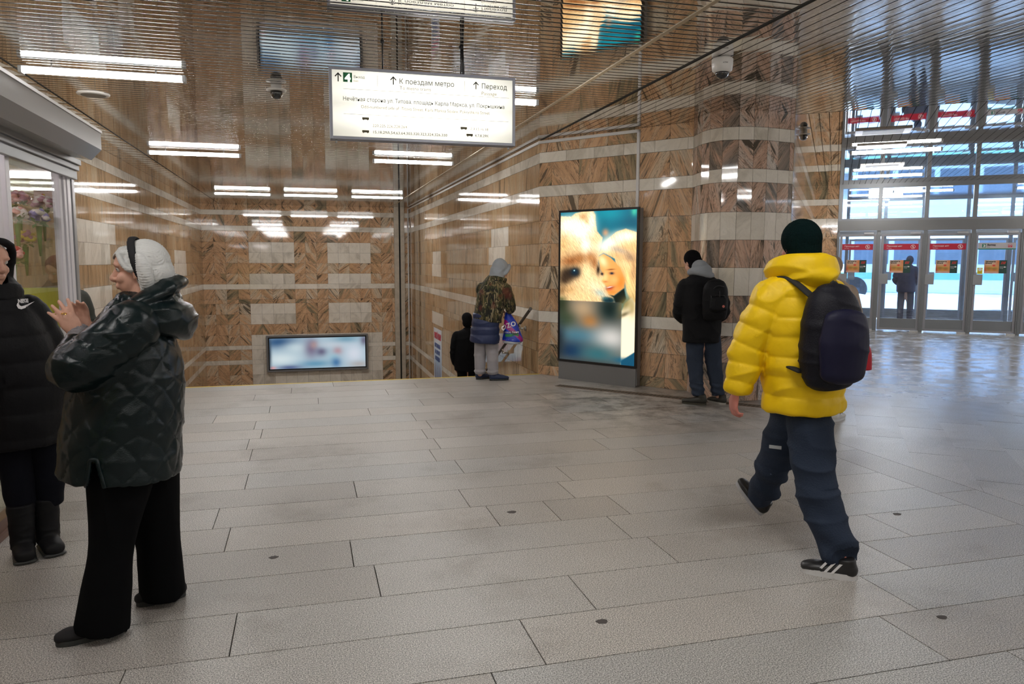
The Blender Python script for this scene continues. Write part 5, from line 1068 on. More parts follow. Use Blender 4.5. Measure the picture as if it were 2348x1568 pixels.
# --- man in black at the left edge ----------------------------------------------------------------------
def man_left():
    root = person((-1.45, 4.38), 'person in a black hooded jacket with a white logo at the left edge')
    F = V((.30, -.95, 0)); L_ = V((.95, .30, 0))
    s = dict(side=L_, hip=(.01, 0, .85), waist=(0, 0, 1.02), chest=(-.02, 0, 1.22), neck0=(-.08, 0, 1.38), neck1=(-.09, 0, 1.45), sh_l=(.065, .04, 1.30), el_l=(.165, .06, 1.07), wr_l=(.14, -.03, .85), sh_r=(-.16, -.06, 1.31), el_r=(-.17, -.12, 1.07), wr_r=(-.14, -.22, .86), kn_l=(.10, .03, .48), an_l=(.10, .06, .09), kn_r=(-.04, 0, .48), an_r=(-.02, .0, .09))
    bm = bmesh.new(); limbs(bm, s); at = head(bm, (-.088, -.03, 1.545), (.55, -.83, -.10)); hand(bm, (.135, -.035, .84), (-.05, -.1, -1), (.9, .2, 0), (-.2, -.9, 0), (.4,)*4); hand(bm, (-.16, -.20, .85), (.05, -.1, -1), (-.9, -.2, 0), (-.2, -.9, 0), (.4,)*4)
    fuse('body', bm, .006, skin, root, smooth=2); eyes(at, root)
    jk = mat('black_nylon', (.004, .004, .005), .6, spec=.2, bump=(70, .2))
    tor = [(-.08, 0, 1.42), (-.08, 0, 1.33), (-.05, 0, 1.17), (.01, 0, .95), (.015, 0, .72), (.02, 0, .60)]; al = [s['sh_l'], s['el_l'], (.155, -.02, .89)]; ar = [s['sh_r'], s['el_r'], (-.15, -.20, .89)]
    bm = bmesh.new(); tube(bm, tor, [(.09, .08), (.15, .12), (.195, .17), (.20, .175), (.195, .17), (.19, .165)], L_, n=28, cap=(.5, .05))
    for a_ in (al, ar): tube(bm, a_, [.082, .076, .060], (0, 0, 1), cap=(1, .1))
    def pf(co, no):
        d, sa = chain(co, al); d2, sb = chain(co, ar); u = np.where(d < .1, sa, np.where(d2 < .1, sb, co[:, 2])); return .007 * puff(u, .13) + .005 * folds(co, (14, 14, 24), 3)
    j = fuse('jacket', bm, .009, jk, root, pf, smooth=4)
    bm = bmesh.new(); ell(bm, at(0, -.035, .015), (.100, .100, .118), L_); ell(bm, at(0, -.045, -.07), (.098, .088, .09), L_)
    tube(bm, [at(.088, .03, -.02), at(.084, .052, .05), at(.05, .068, .095), at(0, .072, .108), at(-.05, .068, .095), at(-.084, .052, .05), at(-.088, .03, -.02), at(-.072, .035, -.09), at(0, .05, -.135), at(.072, .035, -.09)], [.020]*10, F, closed=True)
    tube(bm, [(-.09, .02, 1.44), (-.08, 0, 1.38)], [(.11, .10), (.14, .12)], L_); fuse('hood', bm, .007, jk, root, lambda co, no: .005 * folds(co, (20, 20, 26), 7), smooth=4, cut=lambda v: (v - at(0, .10, -.02)).length < .082)
    for P, n_ in (([(.07, 0, .80), (.10, .02, .50), (.105, .05, .25)], 'l'), ([(-.03, 0, .80), (-.035, 0, .50), (-.02, .02, .25)], 'r')):
        bm = bmesh.new(); tube(bm, P, [.10, .082, .07], cap=(1, .2)); fuse('trouser_leg', bm, .01, mat('black_denim', (.004, .0045, .008), .9, spec=.15), root, lambda co, no: .006 * folds(co, (14, 14, 20), 6), smooth=3)
    for hx, hy, tx, ty in ((.075, .11, .115, -.14), (-.03, .06, -.02, -.17)):
        bm = bmesh.new(); h0, t0 = V((hx, hy, 0)), V((tx, ty, 0)); d = (t0 - h0); c = h0.lerp(t0, .28)
        tube(bm, [c + V((0, 0, .28)), c + V((0, 0, .15)), c + V((0, 0, .05))], [.066, .060, .058], cap=(.1, .5)); tube(bm, [h0 + d*.12 + V((0, 0, .045)), h0 + d*.5 + V((0, 0, .048)), h0 + d*.85 + V((0, 0, .040))], [(.045, .044), (.052, .045), (.050, .036)], (1, 0, 0))
        bt = fuse('boot', bm, .007, mat('black_boot', (.006, .006, .007), .6, spec=.25), root, lambda co, no: .003 * folds(co, (30, 30, 60), 6), smooth=3); bm = bmesh.new(); tube(bm, [h0 + d*.1 + V((0, 0, .012)), h0 + d*.9 + V((0, 0, .012))], [(.05, .012), (.054, .012)], (1, 0, 0), cap=(1.5, 1.5)); obj('sole', bm, mat('black_rubber'), bt)
    def logo(bm):
        sw = [(0, 0), (.006, -.012), (.018, -.016), (.034, -.012), (.075, .012), (.036, -.001), (.020, -.004), (.012, .0), (.010, .006), (.004, .010)]
        f = bm.faces.new([bm.verts.new((.015 + x*1.05, -.3, 1.325 + z*1.25)) for x, z in sw]); text_fit(bm, 'NIKE', .022, 1.337, .042, .017, Matrix.Translation((0, -.3, 0)) @ Matrix.Shear('XZ', 4, (0, 0)) if False else Matrix.Translation((0, -.3, 0)), bold=.002)
    decal(logo, 'chest_logo', j, mat('white_ink'), root)
man_left()

# --- person in camouflage with a shopping bag ------------------------------------------------------------
def camo_mat():
    m = mat('forest_camouflage', (.08, .07, .03), .9); nt = m.node_tree; L = nt.links; b = nt.nodes['Principled BSDF']; tc = node(nt, 'ShaderNodeTexCoord')
    n = node(nt, 'ShaderNodeTexNoise'); n.inputs['Scale'].default_value = 9; n.inputs['Detail'].default_value = 5; n.inputs['Distortion'].default_value = 1.2; L.new(tc.outputs['Object'], n.inputs['Vector'])
    r = ramp(nt, [(0, (.008, .008, .005)), (.40, (.016, .016, .008)), (.47, (.055, .060, .016)), (.54, (.020, .018, .010)), (.58, (.15, .11, .035)), (.63, (.04, .035, .015)), (.70, (.22, .16, .07)), (1, (.30, .22, .10))]); L.new(n.outputs[0], r.inputs[0])
    prev = r.outputs[0]
    for i, (rz, sc, th, c) in enumerate(((.5, 7, .022, (.20, .15, .07)), (-.6, 9, .018, (.26, .21, .12)), (.1, 12, .02, (.006, .006, .004)), (-.2, 8, .03, (.010, .009, .006)))):
        mp = node(nt, 'ShaderNodeMapping'); mp.inputs['Rotation'].default_value = (rz, rz * .8, .4 + i); mp.inputs['Scale'].default_value = (1, 1, .25); mp.inputs['Location'].default_value = (i * 3.1, 0, 0); L.new(tc.outputs['Object'], mp.inputs[0])
        q = node(nt, 'ShaderNodeTexNoise'); q.inputs['Scale'].default_value = sc; q.inputs['Detail'].default_value = 2; q.inputs['Distortion'].default_value = .8; L.new(mp.outputs[0], q.inputs['Vector'])
        vr = ramp(nt, [(0, (0, 0, 0)), (.5 - th - .012, (0, 0, 0)), (.5 - th, (1, 1, 1)), (.5, (1, 1, 1)), (.5 + .012, (0, 0, 0))]); L.new(q.outputs[0], vr.inputs[0])
        mx = node(nt, 'ShaderNodeMix', data_type='RGBA'); L.new(vr.outputs[0], mx.inputs[0]); L.new(prev, mx.inputs[6]); mx.inputs[7].default_value = (*c, 1); prev = mx.outputs[2]
    q = node(nt, 'ShaderNodeTexNoise'); q.inputs['Scale'].default_value = 5; L.new(tc.outputs['Object'], q.inputs['Vector']); vr = ramp(nt, [(0, (0, 0, 0)), (.58, (0, 0, 0)), (.66, (.7, .7, .7))]); L.new(q.outputs[0], vr.inputs[0])
    mx = node(nt, 'ShaderNodeMix', data_type='RGBA'); L.new(vr.outputs[0], mx.inputs[0]); L.new(prev, mx.inputs[6]); mx.inputs[7].default_value = (.11, .022, .012, 1); L.new(mx.outputs[2], b.inputs['Base Color']); return m
def camo():
    root = person((2.29, 9.50), 'person in a camouflage jacket and grey hood holding a blue bag by the stairs')
    F = V((.78, .62, 0)); L_ = V((.62, -.78, 0))
    s = dict(side=L_, hip=(-.04, 0, .78), waist=(-.02, 0, .92), chest=(.04, 0, 1.12), neck0=(.10, .02, 1.27), neck1=(.13, .04, 1.36), sh_l=(-.08, .10, 1.19), el_l=(-.02, .24, .98), wr_l=(.13, .26, .93), sh_r=(.21, -.03, 1.19), el_r=(.285, -.02, .97), wr_r=(.262, .07, .90), kn_l=(-.11, .03, .40), an_l=(-.115, .03, .08), kn_r=(.045, -.02, .40), an_r=(.05, -.03, .08))
    bm = bmesh.new(); limbs(bm, s); at = head(bm, (.155, .04, 1.455), (.74, .35, -.45), (.45, .2, .85)); hand(bm, (.255, .07, .905), (-.1, .1, -1), (.8, -.4, 0), (.5, .8, 0), (.8, .9, .9, .9), .05); hand(bm, (.14, .26, .93), (.8, -.2, -.5), (.2, .3, .8), (.2, -.9, 0), (.7,)*4, .05)
    fuse('body', bm, .0075, skin, root, smooth=2)
    bm = bmesh.new(); ell(bm, at(0, -.02, .020), (.098, .112, .112), L_); tube(bm, [at(.085, .05, -.04), at(.072, .075, .05), at(0, .088, .105), at(-.072, .075, .05), at(-.085, .05, -.04), at(0, .02, -.12)], [.018]*6, F, closed=True); tube(bm, [at(0, -.03, -.05), (.10, .02, 1.32)], [.095, .11], L_)
    fuse('hood', bm, .009, mat('grey_jersey', (.27, .29, .31), .9), root, lambda co, no: .006 * folds(co, (26, 26, 30), 3), smooth=3)
    cm = camo_mat(); bm = bmesh.new(); tube(bm, [(.095, .01, 1.34), (.07, .005, 1.27), (.04, 0, 1.12), (.01, 0, .95), (-.02, 0, .79)], [(.10, .09), (.175, .12), (.215, .165), (.21, .175), (.20, .18)], L_, n=28, cap=(.6, .05))
    tube(bm, [s['sh_l'], s['el_l'], (.10, .26, .94)], [.092, .08, .055], (0, 0, 1), cap=(1, .1)); tube(bm, [s['sh_r'], s['el_r'], (.268, .05, .925)], [.088, .076, .058], (0, 0, 1), cap=(1, .1))
    tube(bm, [(.01, -.02, 1.33), (.08, -.08, 1.34), (.17, -.06, 1.32), (.20, .04, 1.31), (.12, .11, 1.34), (.04, .08, 1.35)], [.035]*6, (0, 0, 1), closed=True)
    fuse('camouflage_jacket', bm, .0095, cm, root, lambda co, no: .008 * folds(co, (16, 16, 24), 9), smooth=4)
    bm = bmesh.new(); tube(bm, [(-.03, 0, .86), (-.045, 0, .70), (-.055, 0, .50)], [(.185, .165), (.20, .175), (.205, .185)], L_, n=26, cap=(.3, .05))
    fuse('navy_coat', bm, .009, mat('navy_nylon', (.012, .022, .075), .5), root, lambda co, no: .010 * puff(co[:, 2] + .02, .105) + .006 * folds(co, (18, 18, 26), 5), smooth=3)
    for P in ([(-.09, .03, .62), (-.112, .03, .38), (-.115, .03, .085)], [(.02, -.02, .62), (.045, -.02, .38), (.055, -.03, .085)]):
        bm = bmesh.new(); tube(bm, P, [.098, .082, .072], cap=(1, .15)); fuse('trouser_leg', bm, .009, mat('light_grey_fleece', (.30, .285, .30), .95, sheen=.3), root, lambda co, no: .007 * folds(co, (12, 12, 20), 7) + np.where(co[:, 2] < .16, .004, 0) * np.sin(co[:, 2] * 120), smooth=3)
    bt = mat('navy_boot', (.018, .028, .070), .6); shoe(root, (.01, -.045, 0), (.262, .02, 0), bt, mat('black_rubber'), w=.05, h=.10, name='boot'); shoe(root, (-.165, .04, 0), (.02, .19, 0), bt, mat('black_rubber'), w=.05, h=.10, name='boot')
camo()
def shop_bag():
    # bag hangs from the hand of the person in camouflage
    a = math.atan2(2.29, 9.5); M = Matrix.Translation((2.29, 9.5, 0)) @ Matrix.Rotation(-a, 4, 'Z'); root = empty('shopping_bag', (0, 0, 0)); root.matrix_world = M; tag(root, 'blue and magenta plastic shopping bag with white lettering held by the camouflaged person', 'bag')
    m = mat('blue_magenta_plastic', (.02, .05, .5), .28); nt = m.node_tree; b = nt.nodes['Principled BSDF']; tc = node(nt, 'ShaderNodeTexCoord'); w = node(nt, 'ShaderNodeTexWave', wave_type='BANDS', bands_direction='DIAGONAL'); w.inputs['Scale'].default_value = 2.3; w.inputs['Distortion'].default_value = 3.0; w.inputs['Detail'].default_value = 1.0; w.inputs['Detail Scale'].default_value = .8; nt.links.new(tc.outputs['Object'], w.inputs['Vector'])
    r = ramp(nt, [(0, (.006, .030, .35)), (.55, (.010, .06, .52)), (.72, (.30, .006, .16)), (1, (.33, .01, .16))], 'CONSTANT'); nt.links.new(w.outputs[0], r.inputs[0]); nt.links.new(r.outputs[0], b.inputs['Base Color'])
    P = [(.252, .06, .905), (.255, .05, .86), (.275, .03, .76), (.300, .02, .64), (.310, .02, .545), (.310, .02, .515)]
    cr = lambda co, no: .006 * folds(co, (18, 18, 9), 3)
    bm = bmesh.new(); tube(bm, P, [(.022, .018), (.042, .03), (.082, .048), (.112, .062), (.140, .075), (.142, .078)], n=28, cap=(.3, .1)); bag = fuse('bag_body', bm, .007, m, root, cr, smooth=3)
    bm = bmesh.new(); tube(bm, [(.310, .02, .540), (.310, .02, .495)], [(.141, .077), (.126, .066)], n=28, cap=(.1, .35)); o = fuse('white_base', bm, .007, mat('white_plastic', (.52, .54, .58), .35), root, cr, smooth=2); o['label'] = 'white plastic bottom of the bag'
    ww = mat('white_ink')
    decal(lambda bm: text_bm(bm, 'ozo', .135, Matrix.Translation((.168, -.2, .665)) @ Matrix.Rotation(PI/2, 4, 'X') @ Matrix.Rotation(.30, 4, 'Z'), bold=.001), 'large_lettering', bag, ww, root)
    def lab(bm): f = bm.faces.new([bm.verts.new(p) for p in ((.205, -.2, .60), (.385, -.2, .612), (.39, -.2, .66), (.20, -.2, .655))])
    decal(lab, 'black_label', bag, mat('dark_ink'), root, off=.0035)
    decal(lambda bm: bm.faces.new([bm.verts.new(p) for p in ((.215, -.2, .575), (.39, -.2, .582), (.388, -.2, .618), (.212, -.2, .612))]), 'green_label', bag, mat('green_label', (.02, .20, .06), .5), root, off=.005)
    decal(lambda bm: text_bm(bm, 'ozon банк', .042, Matrix.Translation((.205, -.2, .625)) @ Matrix.Rotation(PI/2, 4, 'X'), bold=.0006), 'small_lettering', bag, ww, root, off=.006)
shop_bag()

# --- person on the stairs -------------------------------------------------------------------------------
def on_stairs():
    z = -1.05; root = person((2.60, 11.80), 'person in black with a cap walking down the stairs behind the camouflaged person', z=z); L_ = V((1, .1, 0))
    s = dict(side=L_, hip=(-.10, 0, .88), waist=(-.10, 0, 1.05), chest=(-.10, 0, 1.28), neck0=(-.10, 0, 1.46), neck1=(-.11, .01, 1.55), sh_l=(-.27, 0, 1.40), el_l=(-.32, -.02, 1.14), wr_l=(-.30, .08, .92), sh_r=(.06, 0, 1.40), el_r=(.11, -.02, 1.14), wr_r=(.10, .08, .92), kn_l=(-.18, .02, .48), an_l=(-.18, .0, .08), kn_r=(-.03, .02, .48), an_r=(-.03, .04, .08))
    bm = bmesh.new(); limbs(bm, s); at = head(bm, (-.115, .01, 1.655), (-.3, .95, -.1)); hand(bm, (-.30, .09, .91), (0, .2, -1), (-1, 0, 0), (0, 1, 0), (.5,)*4); hand(bm, (.10, .09, .91), (0, .2, -1), (1, 0, 0), (0, 1, 0), (.5,)*4); fuse('body', bm, .009, skin, root, smooth=2)
    bm = bmesh.new(); ell(bm, at(0, -.01, .045), (.086, .106, .086), L_); tube(bm, [at(0, -.02, .03), at(0, -.02, -.04)], [(.084, .10), (.080, .095)], L_); fuse('cap', bm, .008, M_blk, root, smooth=3)
    bm = bmesh.new(); tube(bm, [(-.10, 0, 1.52), (-.10, 0, 1.44), (-.10, 0, 1.2), (-.10, 0, .85)], [(.08, .08), (.20, .12), (.23, .17), (.22, .18)], L_, n=26, cap=(.5, .1))
    for k, x in (('l', -.30), ('r', .10)): tube(bm, [s['sh_'+k], s['el_'+k], (x, .06, .95)], [.09, .078, .06], (0, 0, 1), cap=(1, .2))
    fuse('coat', bm, .011, M_blk, root, lambda co, no: .006 * folds(co, (15, 15, 22), 4), smooth=3)
    for k, x in (('l', -.18), ('r', -.03)):
        bm = bmesh.new(); tube(bm, [(x, 0, .88), (x, .02, .5), (x, .01, .09)], [.10, .085, .075], cap=(1, .2)); fuse('trouser_leg', bm, .012, M_blk, root, smooth=3); shoe(root, (x, -.08, 0), (x, .18, 0), M_blk, mat('black_rubber'))
on_stairs()

# --- person in a dark jacket facing the column ----------------------------------------------------------
def at_column():
    root = person((4.20, 7.25), 'person in a black beanie and grey hood with a small backpack facing the column')
    F = V((-.42, .91, 0)); L_ = V((.91, .42, 0))
    s = dict(side=L_, hip=(-.06, 0, .80), waist=(-.07, 0, .95), chest=(-.09, .0, 1.18), neck0=(-.11, .02, 1.36), neck1=(-.15, .05, 1.44), sh_l=(-.25, -.03, 1.28), el_l=(-.315, .0, 1.02), wr_l=(-.24, .20, .90), sh_r=(.07, .06, 1.28), el_r=(.145, .10, 1.02), wr_r=(.02, .25, .90), kn_l=(-.12, .03, .42), an_l=(-.085, .0, .09), kn_r=(.075, .06, .42), an_r=(.125, .08, .09))
    bm = bmesh.new(); limbs(bm, s); at = head(bm, (-.195, .06, 1.545), (-.62, .70, -.38), (-.25, .28, .92)); hand(bm, (-.23, .21, .895), (.5, .5, -.4), (-.4, .6, .3), (.2, .2, .9), (.7,)*4, .05); hand(bm, (.01, .255, .895), (-.7, .1, -.4), (.4, .8, .2), (.1, .1, .9), (.7,)*4, .05); fuse('body', bm, .0075, skin, root, smooth=2)
    bm = bmesh.new(); ell(bm, at(0, -.018, .045), (.090, .106, .092), L_); tube(bm, [at(0, -.035, .01), at(0, -.055, -.05)], [(.085, .085), (.078, .075)], L_); fuse('beanie', bm, .0065, mat('black_rib_knit', (.004, .004, .005), .95, spec=.1, bump=(120, .5)), root, smooth=3)
    bm = bmesh.new(); ell(bm, (-.085, -.03, 1.455), (.105, .085, .085), (.95, .3, -.3)); ell(bm, (-.115, -.035, 1.515), (.085, .065, .065)); tube(bm, [(-.21, -.01, 1.44), (-.15, -.07, 1.455), (-.05, -.07, 1.43), (.01, .02, 1.40), (-.03, .10, 1.41), (-.14, .12, 1.43)], [.034, .042, .045, .036, .034, .03], (0, 0, 1), closed=True)
    fuse('hood', bm, .007, mat('grey_jersey'), root, lambda co, no: .006 * folds(co, (22, 22, 34), 3), smooth=4)
    jk = mat('black_parka', (.004, .004, .005), .75, spec=.2, bump=(90, .3))
    bm = bmesh.new(); tube(bm, [(-.10, .01, 1.42), (-.095, 0, 1.34), (-.085, 0, 1.15), (-.075, 0, .95), (-.075, 0, .69)], [(.10, .09), (.195, .12), (.225, .16), (.215, .165), (.205, .165)], L_, n=28, cap=(.5, .05))
    tube(bm, [s['sh_l'], s['el_l'], (-.26, .15, .92)], [.095, .082, .06], (0, 0, 1), cap=(1, .2)); tube(bm, [s['sh_r'], s['el_r'], (.05, .22, .92)], [.095, .082, .06], (0, 0, 1), cap=(1, .2))
    j = fuse('parka', bm, .009, jk, root, lambda co, no: .008 * folds(co, (14, 14, 22), 12), smooth=4)
    # small backpack
    B = -F; c = V((-.015, -.05, 1.15)) + B * .17; bm = bmesh.new(); tube(bm, [c + V((0, 0, .19)), c + V((0, 0, .12)), c, c + V((0, 0, -.13)), c + V((0, 0, -.19))], [(.10, .05), (.135, .075), (.14, .085), (.135, .08), (.12, .06)], L_, n=26, cap=(.6, .4))
    tube(bm, [c + B*.075 + V((0, 0, .02)), c + B*.09 + V((0, 0, -.08))], [(.09, .035), (.10, .04)], L_); p = fuse('backpack', bm, .007, mat('black_ripstop', (.003, .003, .004), .6, spec=.2, bump=(120, .2)), root, lambda co, no: .003 * folds(co, (24, 24, 40), 3), smooth=3)
    gl = mat('glossy_black_strap', (.03, .03, .035), .15, coat=1)
    for q in ([(-.06, .13), (-.02, .155), (.05, .15)], [(-.085, .06), (-.075, .0), (-.09, -.04)], [(-.04, .06), (.06, .055)], [(-.05, .0), (.07, -.01)], [(.0, .10), (.01, -.02)], [(-.06, -.09), (.08, -.10)]):
        bm = bmesh.new(); tube(bm, [c + L_ * x + B * (.098 - abs(x)*.25) + V((0, 0, z)) for x, z in q], [.0035] * len(q), n=8); obj('strap_edge', bm, gl, p, smooth=True)
    bm = bmesh.new(); q = c + L_ * .035 + B * .128 + V((0, 0, -.055)); cyl(bm, q - B * .008, q, .014, n=20); obj('round_badge', bm, mat('coral_badge', (.60, .16, .12), .4), p)
    for x0, P in (('l', [(-.13, 0, .76), (-.135, .02, .44), (-.09, .0, .10)]), ('r', [(.02, .03, .76), (.07, .06, .42), (.12, .08, .10)])):
        bm = bmesh.new(); tube(bm, P, [.105, .088, .066], cap=(1, .15)); fuse('trouser_leg', bm, .009, mat('slate_cotton', (.030, .040, .062), .9, spec=.2, bump=(90, .3)), root, lambda co, no: .009 * folds(co, (12, 12, 24), 15) + np.where(co[:, 2] < .24, .005, 0) * np.sin(co[:, 2] * 90 + co[:, 0] * 20), smooth=3)
    bs = mat('dark_brown_trainer', (.022, .020, .014), .6); sw = mat('pale_sole', (.36, .34, .30), .6)
    shoe(root, (.0, -.05, 0), (-.262, .02, 0), bs, mat('dark_sole', (.05, .045, .03), .6), w=.05, h=.095); shoe(root, (.20, .03, 0), (.02, .21, 0), bs, sw, w=.05, h=.09)
at_column()

# --- walker in the yellow puffer jacket -----------------------------------------------------------------
def walker():
    root = person((2.50, 3.40), 'person in a bright yellow puffer jacket and dark green beanie striding left')
    F = V((-.60, .80, 0)); L_ = V((.80, .60, 0)); B = -F
    s = dict(side=L_, hip=(.035, 0, .86), waist=(.02, 0, 1.0), chest=(.0, 0, 1.25), neck0=(-.01, .01, 1.46), neck1=(-.015, .02, 1.57), sh_l=(-.14, -.10, 1.36), el_l=(-.24, -.11, 1.10), wr_l=(-.295, -.13, .865), sh_r=(.15, .13, 1.36), el_r=(.22, .16, 1.12), wr_r=(.17, .33, .98), kn_l=(-.09, .16, .44), an_l=(-.175, .38, .14), kn_r=(.11, -.14, .42), an_r=(.24, -.27, .10))
    bm = bmesh.new(); limbs(bm, s); at = head(bm, (-.015, .02, 1.64), (-.60, .79, -.12)); hand(bm, (-.298, -.135, .865), (-.10, -.02, -1), (-.7, -.5, 0), (-.45, .80, 0), (.35, .4, .45, .5), .08); hand(bm, (.165, .34, .975), (-.3, .7, -.5), (.8, .3, 0), (-.3, .2, .8), (.5,)*4, .08)
    fuse('body', bm, .0055, mat('flushed_skin', (.55, .20, .16), .5), root, smooth=2)
    bm = bmesh.new(); ell(bm, at(0, -.020, .030), (.095, .112, .104), L_); tube(bm, [at(0, -.03, .0), at(0, -.04, -.06)], [(.092, .095), (.082, .082)], L_)
    fuse('beanie', bm, .005, mat('dark_green_knit', (.0015, .009, .009), .95, spec=.1, bump=(110, .6)), root, lambda co, no: .0018 * np.sin(np.arctan2(co[:, 1] - .02, co[:, 0] + .015) * 60), smooth=3)
    tor = [(.0, 0, 1.50), (-.005, 0, 1.42), (.0, 0, 1.25), (.02, 0, 1.05), (.035, 0, .90), (.037, 0, .775)]; al = [(-.135, -.09, 1.37), (-.19, -.105, 1.24), (-.245, -.11, 1.10), (-.268, -.12, .97), (-.290, -.13, .875)]; ar = [(.14, .12, 1.37), (.19, .15, 1.24), (.22, .17, 1.12), (.20, .25, 1.04), (.175, .31, .99)]
    def pf(co, no):
        d1, s1 = chain(co, al); d2, s2 = chain(co, ar); arm = np.minimum(d1 / .11, d2 / .11) < 1.0; tz = np.where(co[:, 2] < .865, 0.865 - (.865 - co[:, 2]) * 1.0, co[:, 2]); u = np.where(arm, np.where(d1 < d2, s1, s2) + .02, tz - .865 + .0)
        p = np.where(arm, .098, .102); return .0105 * (np.abs(np.sin(PI * u / p)) ** .55 - .62) + .0075 * folds(co, (18, 18, 30), 21) + .003 * waves(co, (50, 50, 50), 3)
    yl = mat('yellow_nylon', (.86, .56, .004), .5, spec=.3, bump=(40, .15))
    bm = bmesh.new(); tube(bm, tor, [(.11, .10), (.205, .145), (.23, .18), (.222, .182), (.218, .185), (.218, .19)], L_, n=32, cap=(.5, .12)); tube(bm, al, [.100, .098, .092, .086, .070], (0, 0, 1), n=24, cap=(1, .3)); tube(bm, ar, [.100, .098, .090, .082, .066], (0, 0, 1), n=24, cap=(1, .3))
    fuse('puffer_jacket', bm, .0075, yl, root, pf, smooth=4)
    bm = bmesh.new(); tube(bm, [(-.14, -.03, 1.515), (-.07, -.10, 1.535), (.05, -.115, 1.53), (.135, -.04, 1.52), (.12, .08, 1.50), (.0, .15, 1.48), (-.12, .10, 1.49)], [(.050, .040), (.062, .045), (.070, .050), (.062, .048), (.05, .04), (.045, .04), (.045, .04)], (0, 0, 1), closed=True); ell(bm, (.045, -.075, 1.485), (.135, .095, .075)); ell(bm, (-.02, -.02, 1.46), (.14, .10, .06))
    fuse('hood', bm, .007, yl, root, lambda co, no: .010 * folds(co, (12, 12, 40), 5), smooth=5)
    # backpack
    c = V((.032, -.05, 1.180)) + B * .195; bk = mat('navy_black_pack', (.003, .003, .008), .6, spec=.3, bump=(150, .3))
    bm = bmesh.new(); tube(bm, [c + V((0, 0, .235)), c + V((0, 0, .18)), c + V((0, 0, .05)), c + V((.0, 0, -.12)), c + V((0, 0, -.22))], [(.095, .055), (.135, .095), (.155, .12), (.155, .125), (.13, .09)], L_, n=30, cap=(.7, .5))
    p = fuse('backpack', bm, .0075, bk, root, lambda co, no: .006 * folds(co, (10, 10, 36), 5), smooth=4)
    bm = bmesh.new(); q = c + B * .10; tube(bm, [q + V((0, 0, .10)), q + V((0, 0, -.02)), q + V((0, 0, -.17))], [(.12, .05), (.14, .06), (.125, .05)], L_, n=24); pk = fuse('front_pocket', bm, .0075, mat('navy_panel', (.004, .004, .024), .55, spec=.3), p, lambda co, no: .004 * folds(co, (10, 10, 36), 6), smooth=3); pk['label'] = 'navy front pocket of the backpack'
    for k in (-1, 1):
        bm = bmesh.new(); tube(bm, [c + L_*.09*k + V((0, 0, .20)) - B*.03, V((-.0, 0, 1.47)) + L_*.12*k + B*.06, V((-.005, 0, 1.45)) + L_*.135*k + F*.05, V((0, 0, 1.33)) + L_*.14*k + F*.19, V((.01, 0, 1.10)) + L_*.17*k + F*.16, c + L_*.13*k + V((0, 0, -.17)) - B*.05], [(.024, .010)]*6, L_, n=12); obj('shoulder_strap', bm, mat('black_webbing', (.01, .01, .01), .8), p, smooth=True)
    bm = bmesh.new(); tube(bm, [c + L_*-.03 + V((0, 0, .23)), c + V((0, 0, .275)) , c + L_*.03 + V((0, 0, .23))], [.009]*3, F, n=8); obj('grab_handle', bm, mat('black_webbing'), p, smooth=True)
    # trousers
    jn = mat('dark_slate_denim', (.022, .032, .055), .9, spec=.2, bump=(120, .35))
    def tf(co, no): return .011 * folds(co, (9, 9, 26), 31) + .006 * np.sin(co[:, 2] * 46 + co[:, 0] * 22) * (co[:, 2] < .42) + .004 * waves(co, (20, 20, 30), 7)
    bm = bmesh.new(); tube(bm, [(.05, -.01, .80), (.08, -.07, .66), (.112, -.145, .42), (.17, -.20, .26), (.240, -.265, .115), (.252, -.278, .095)], [.115, .116, .108, .100, .090, .086], cap=(1, .2), n=26); tube(bm, [(.01, .03, .80), (-.035, .09, .66), (-.085, .16, .46), (-.13, .27, .30), (-.172, .37, .165)], [.112, .108, .098, .088, .078], cap=(1, .2), n=26)
    fuse('trousers', bm, .008, jn, root, tf, smooth=3)
    bm = bmesh.new(); box(bm, (-.118, -.045, .555), (-.055, -.038, .572), Matrix.Rotation(-.15, 4, 'Z')); obj('pale_label', bm, mat('pale_patch', (.40, .42, .44), .6), root)
    ub = mat('black_shoe_leather', (.012, .012, .013), .4); so = mat('white_rubber', (.66, .66, .66), .5)
    u, a2, sd = shoe(root, (.315, -.305, .0), (.060, -.275, .0), ub, so, w=.05, h=.085, sole_t=.030)
    for i in range(3):
        bm = bmesh.new(); x = .30 + i * .125
        q = [a2(x + .10, .028, 0), a2(x + .155, .028, 0), a2(x + .02 - .02, .078, 0), a2(x - .035 - .02, .078, 0)]
        for sgn in (-1, 1):
            off = sd * (.049 * sgn); off2 = sd * (.038 * sgn)
            ngon(bm, [q[0] + off, q[1] + off, q[2] + off2, q[3] + off2])
        obj('side_stripe', bm, so, u)
    shoe(root, (-.165, .40, .035), (-.318, .52, .195), ub, mat('grey_white_sole', (.42, .42, .44), .6), w=.048, h=.085, up=(.55, -.2, .75))
walker()

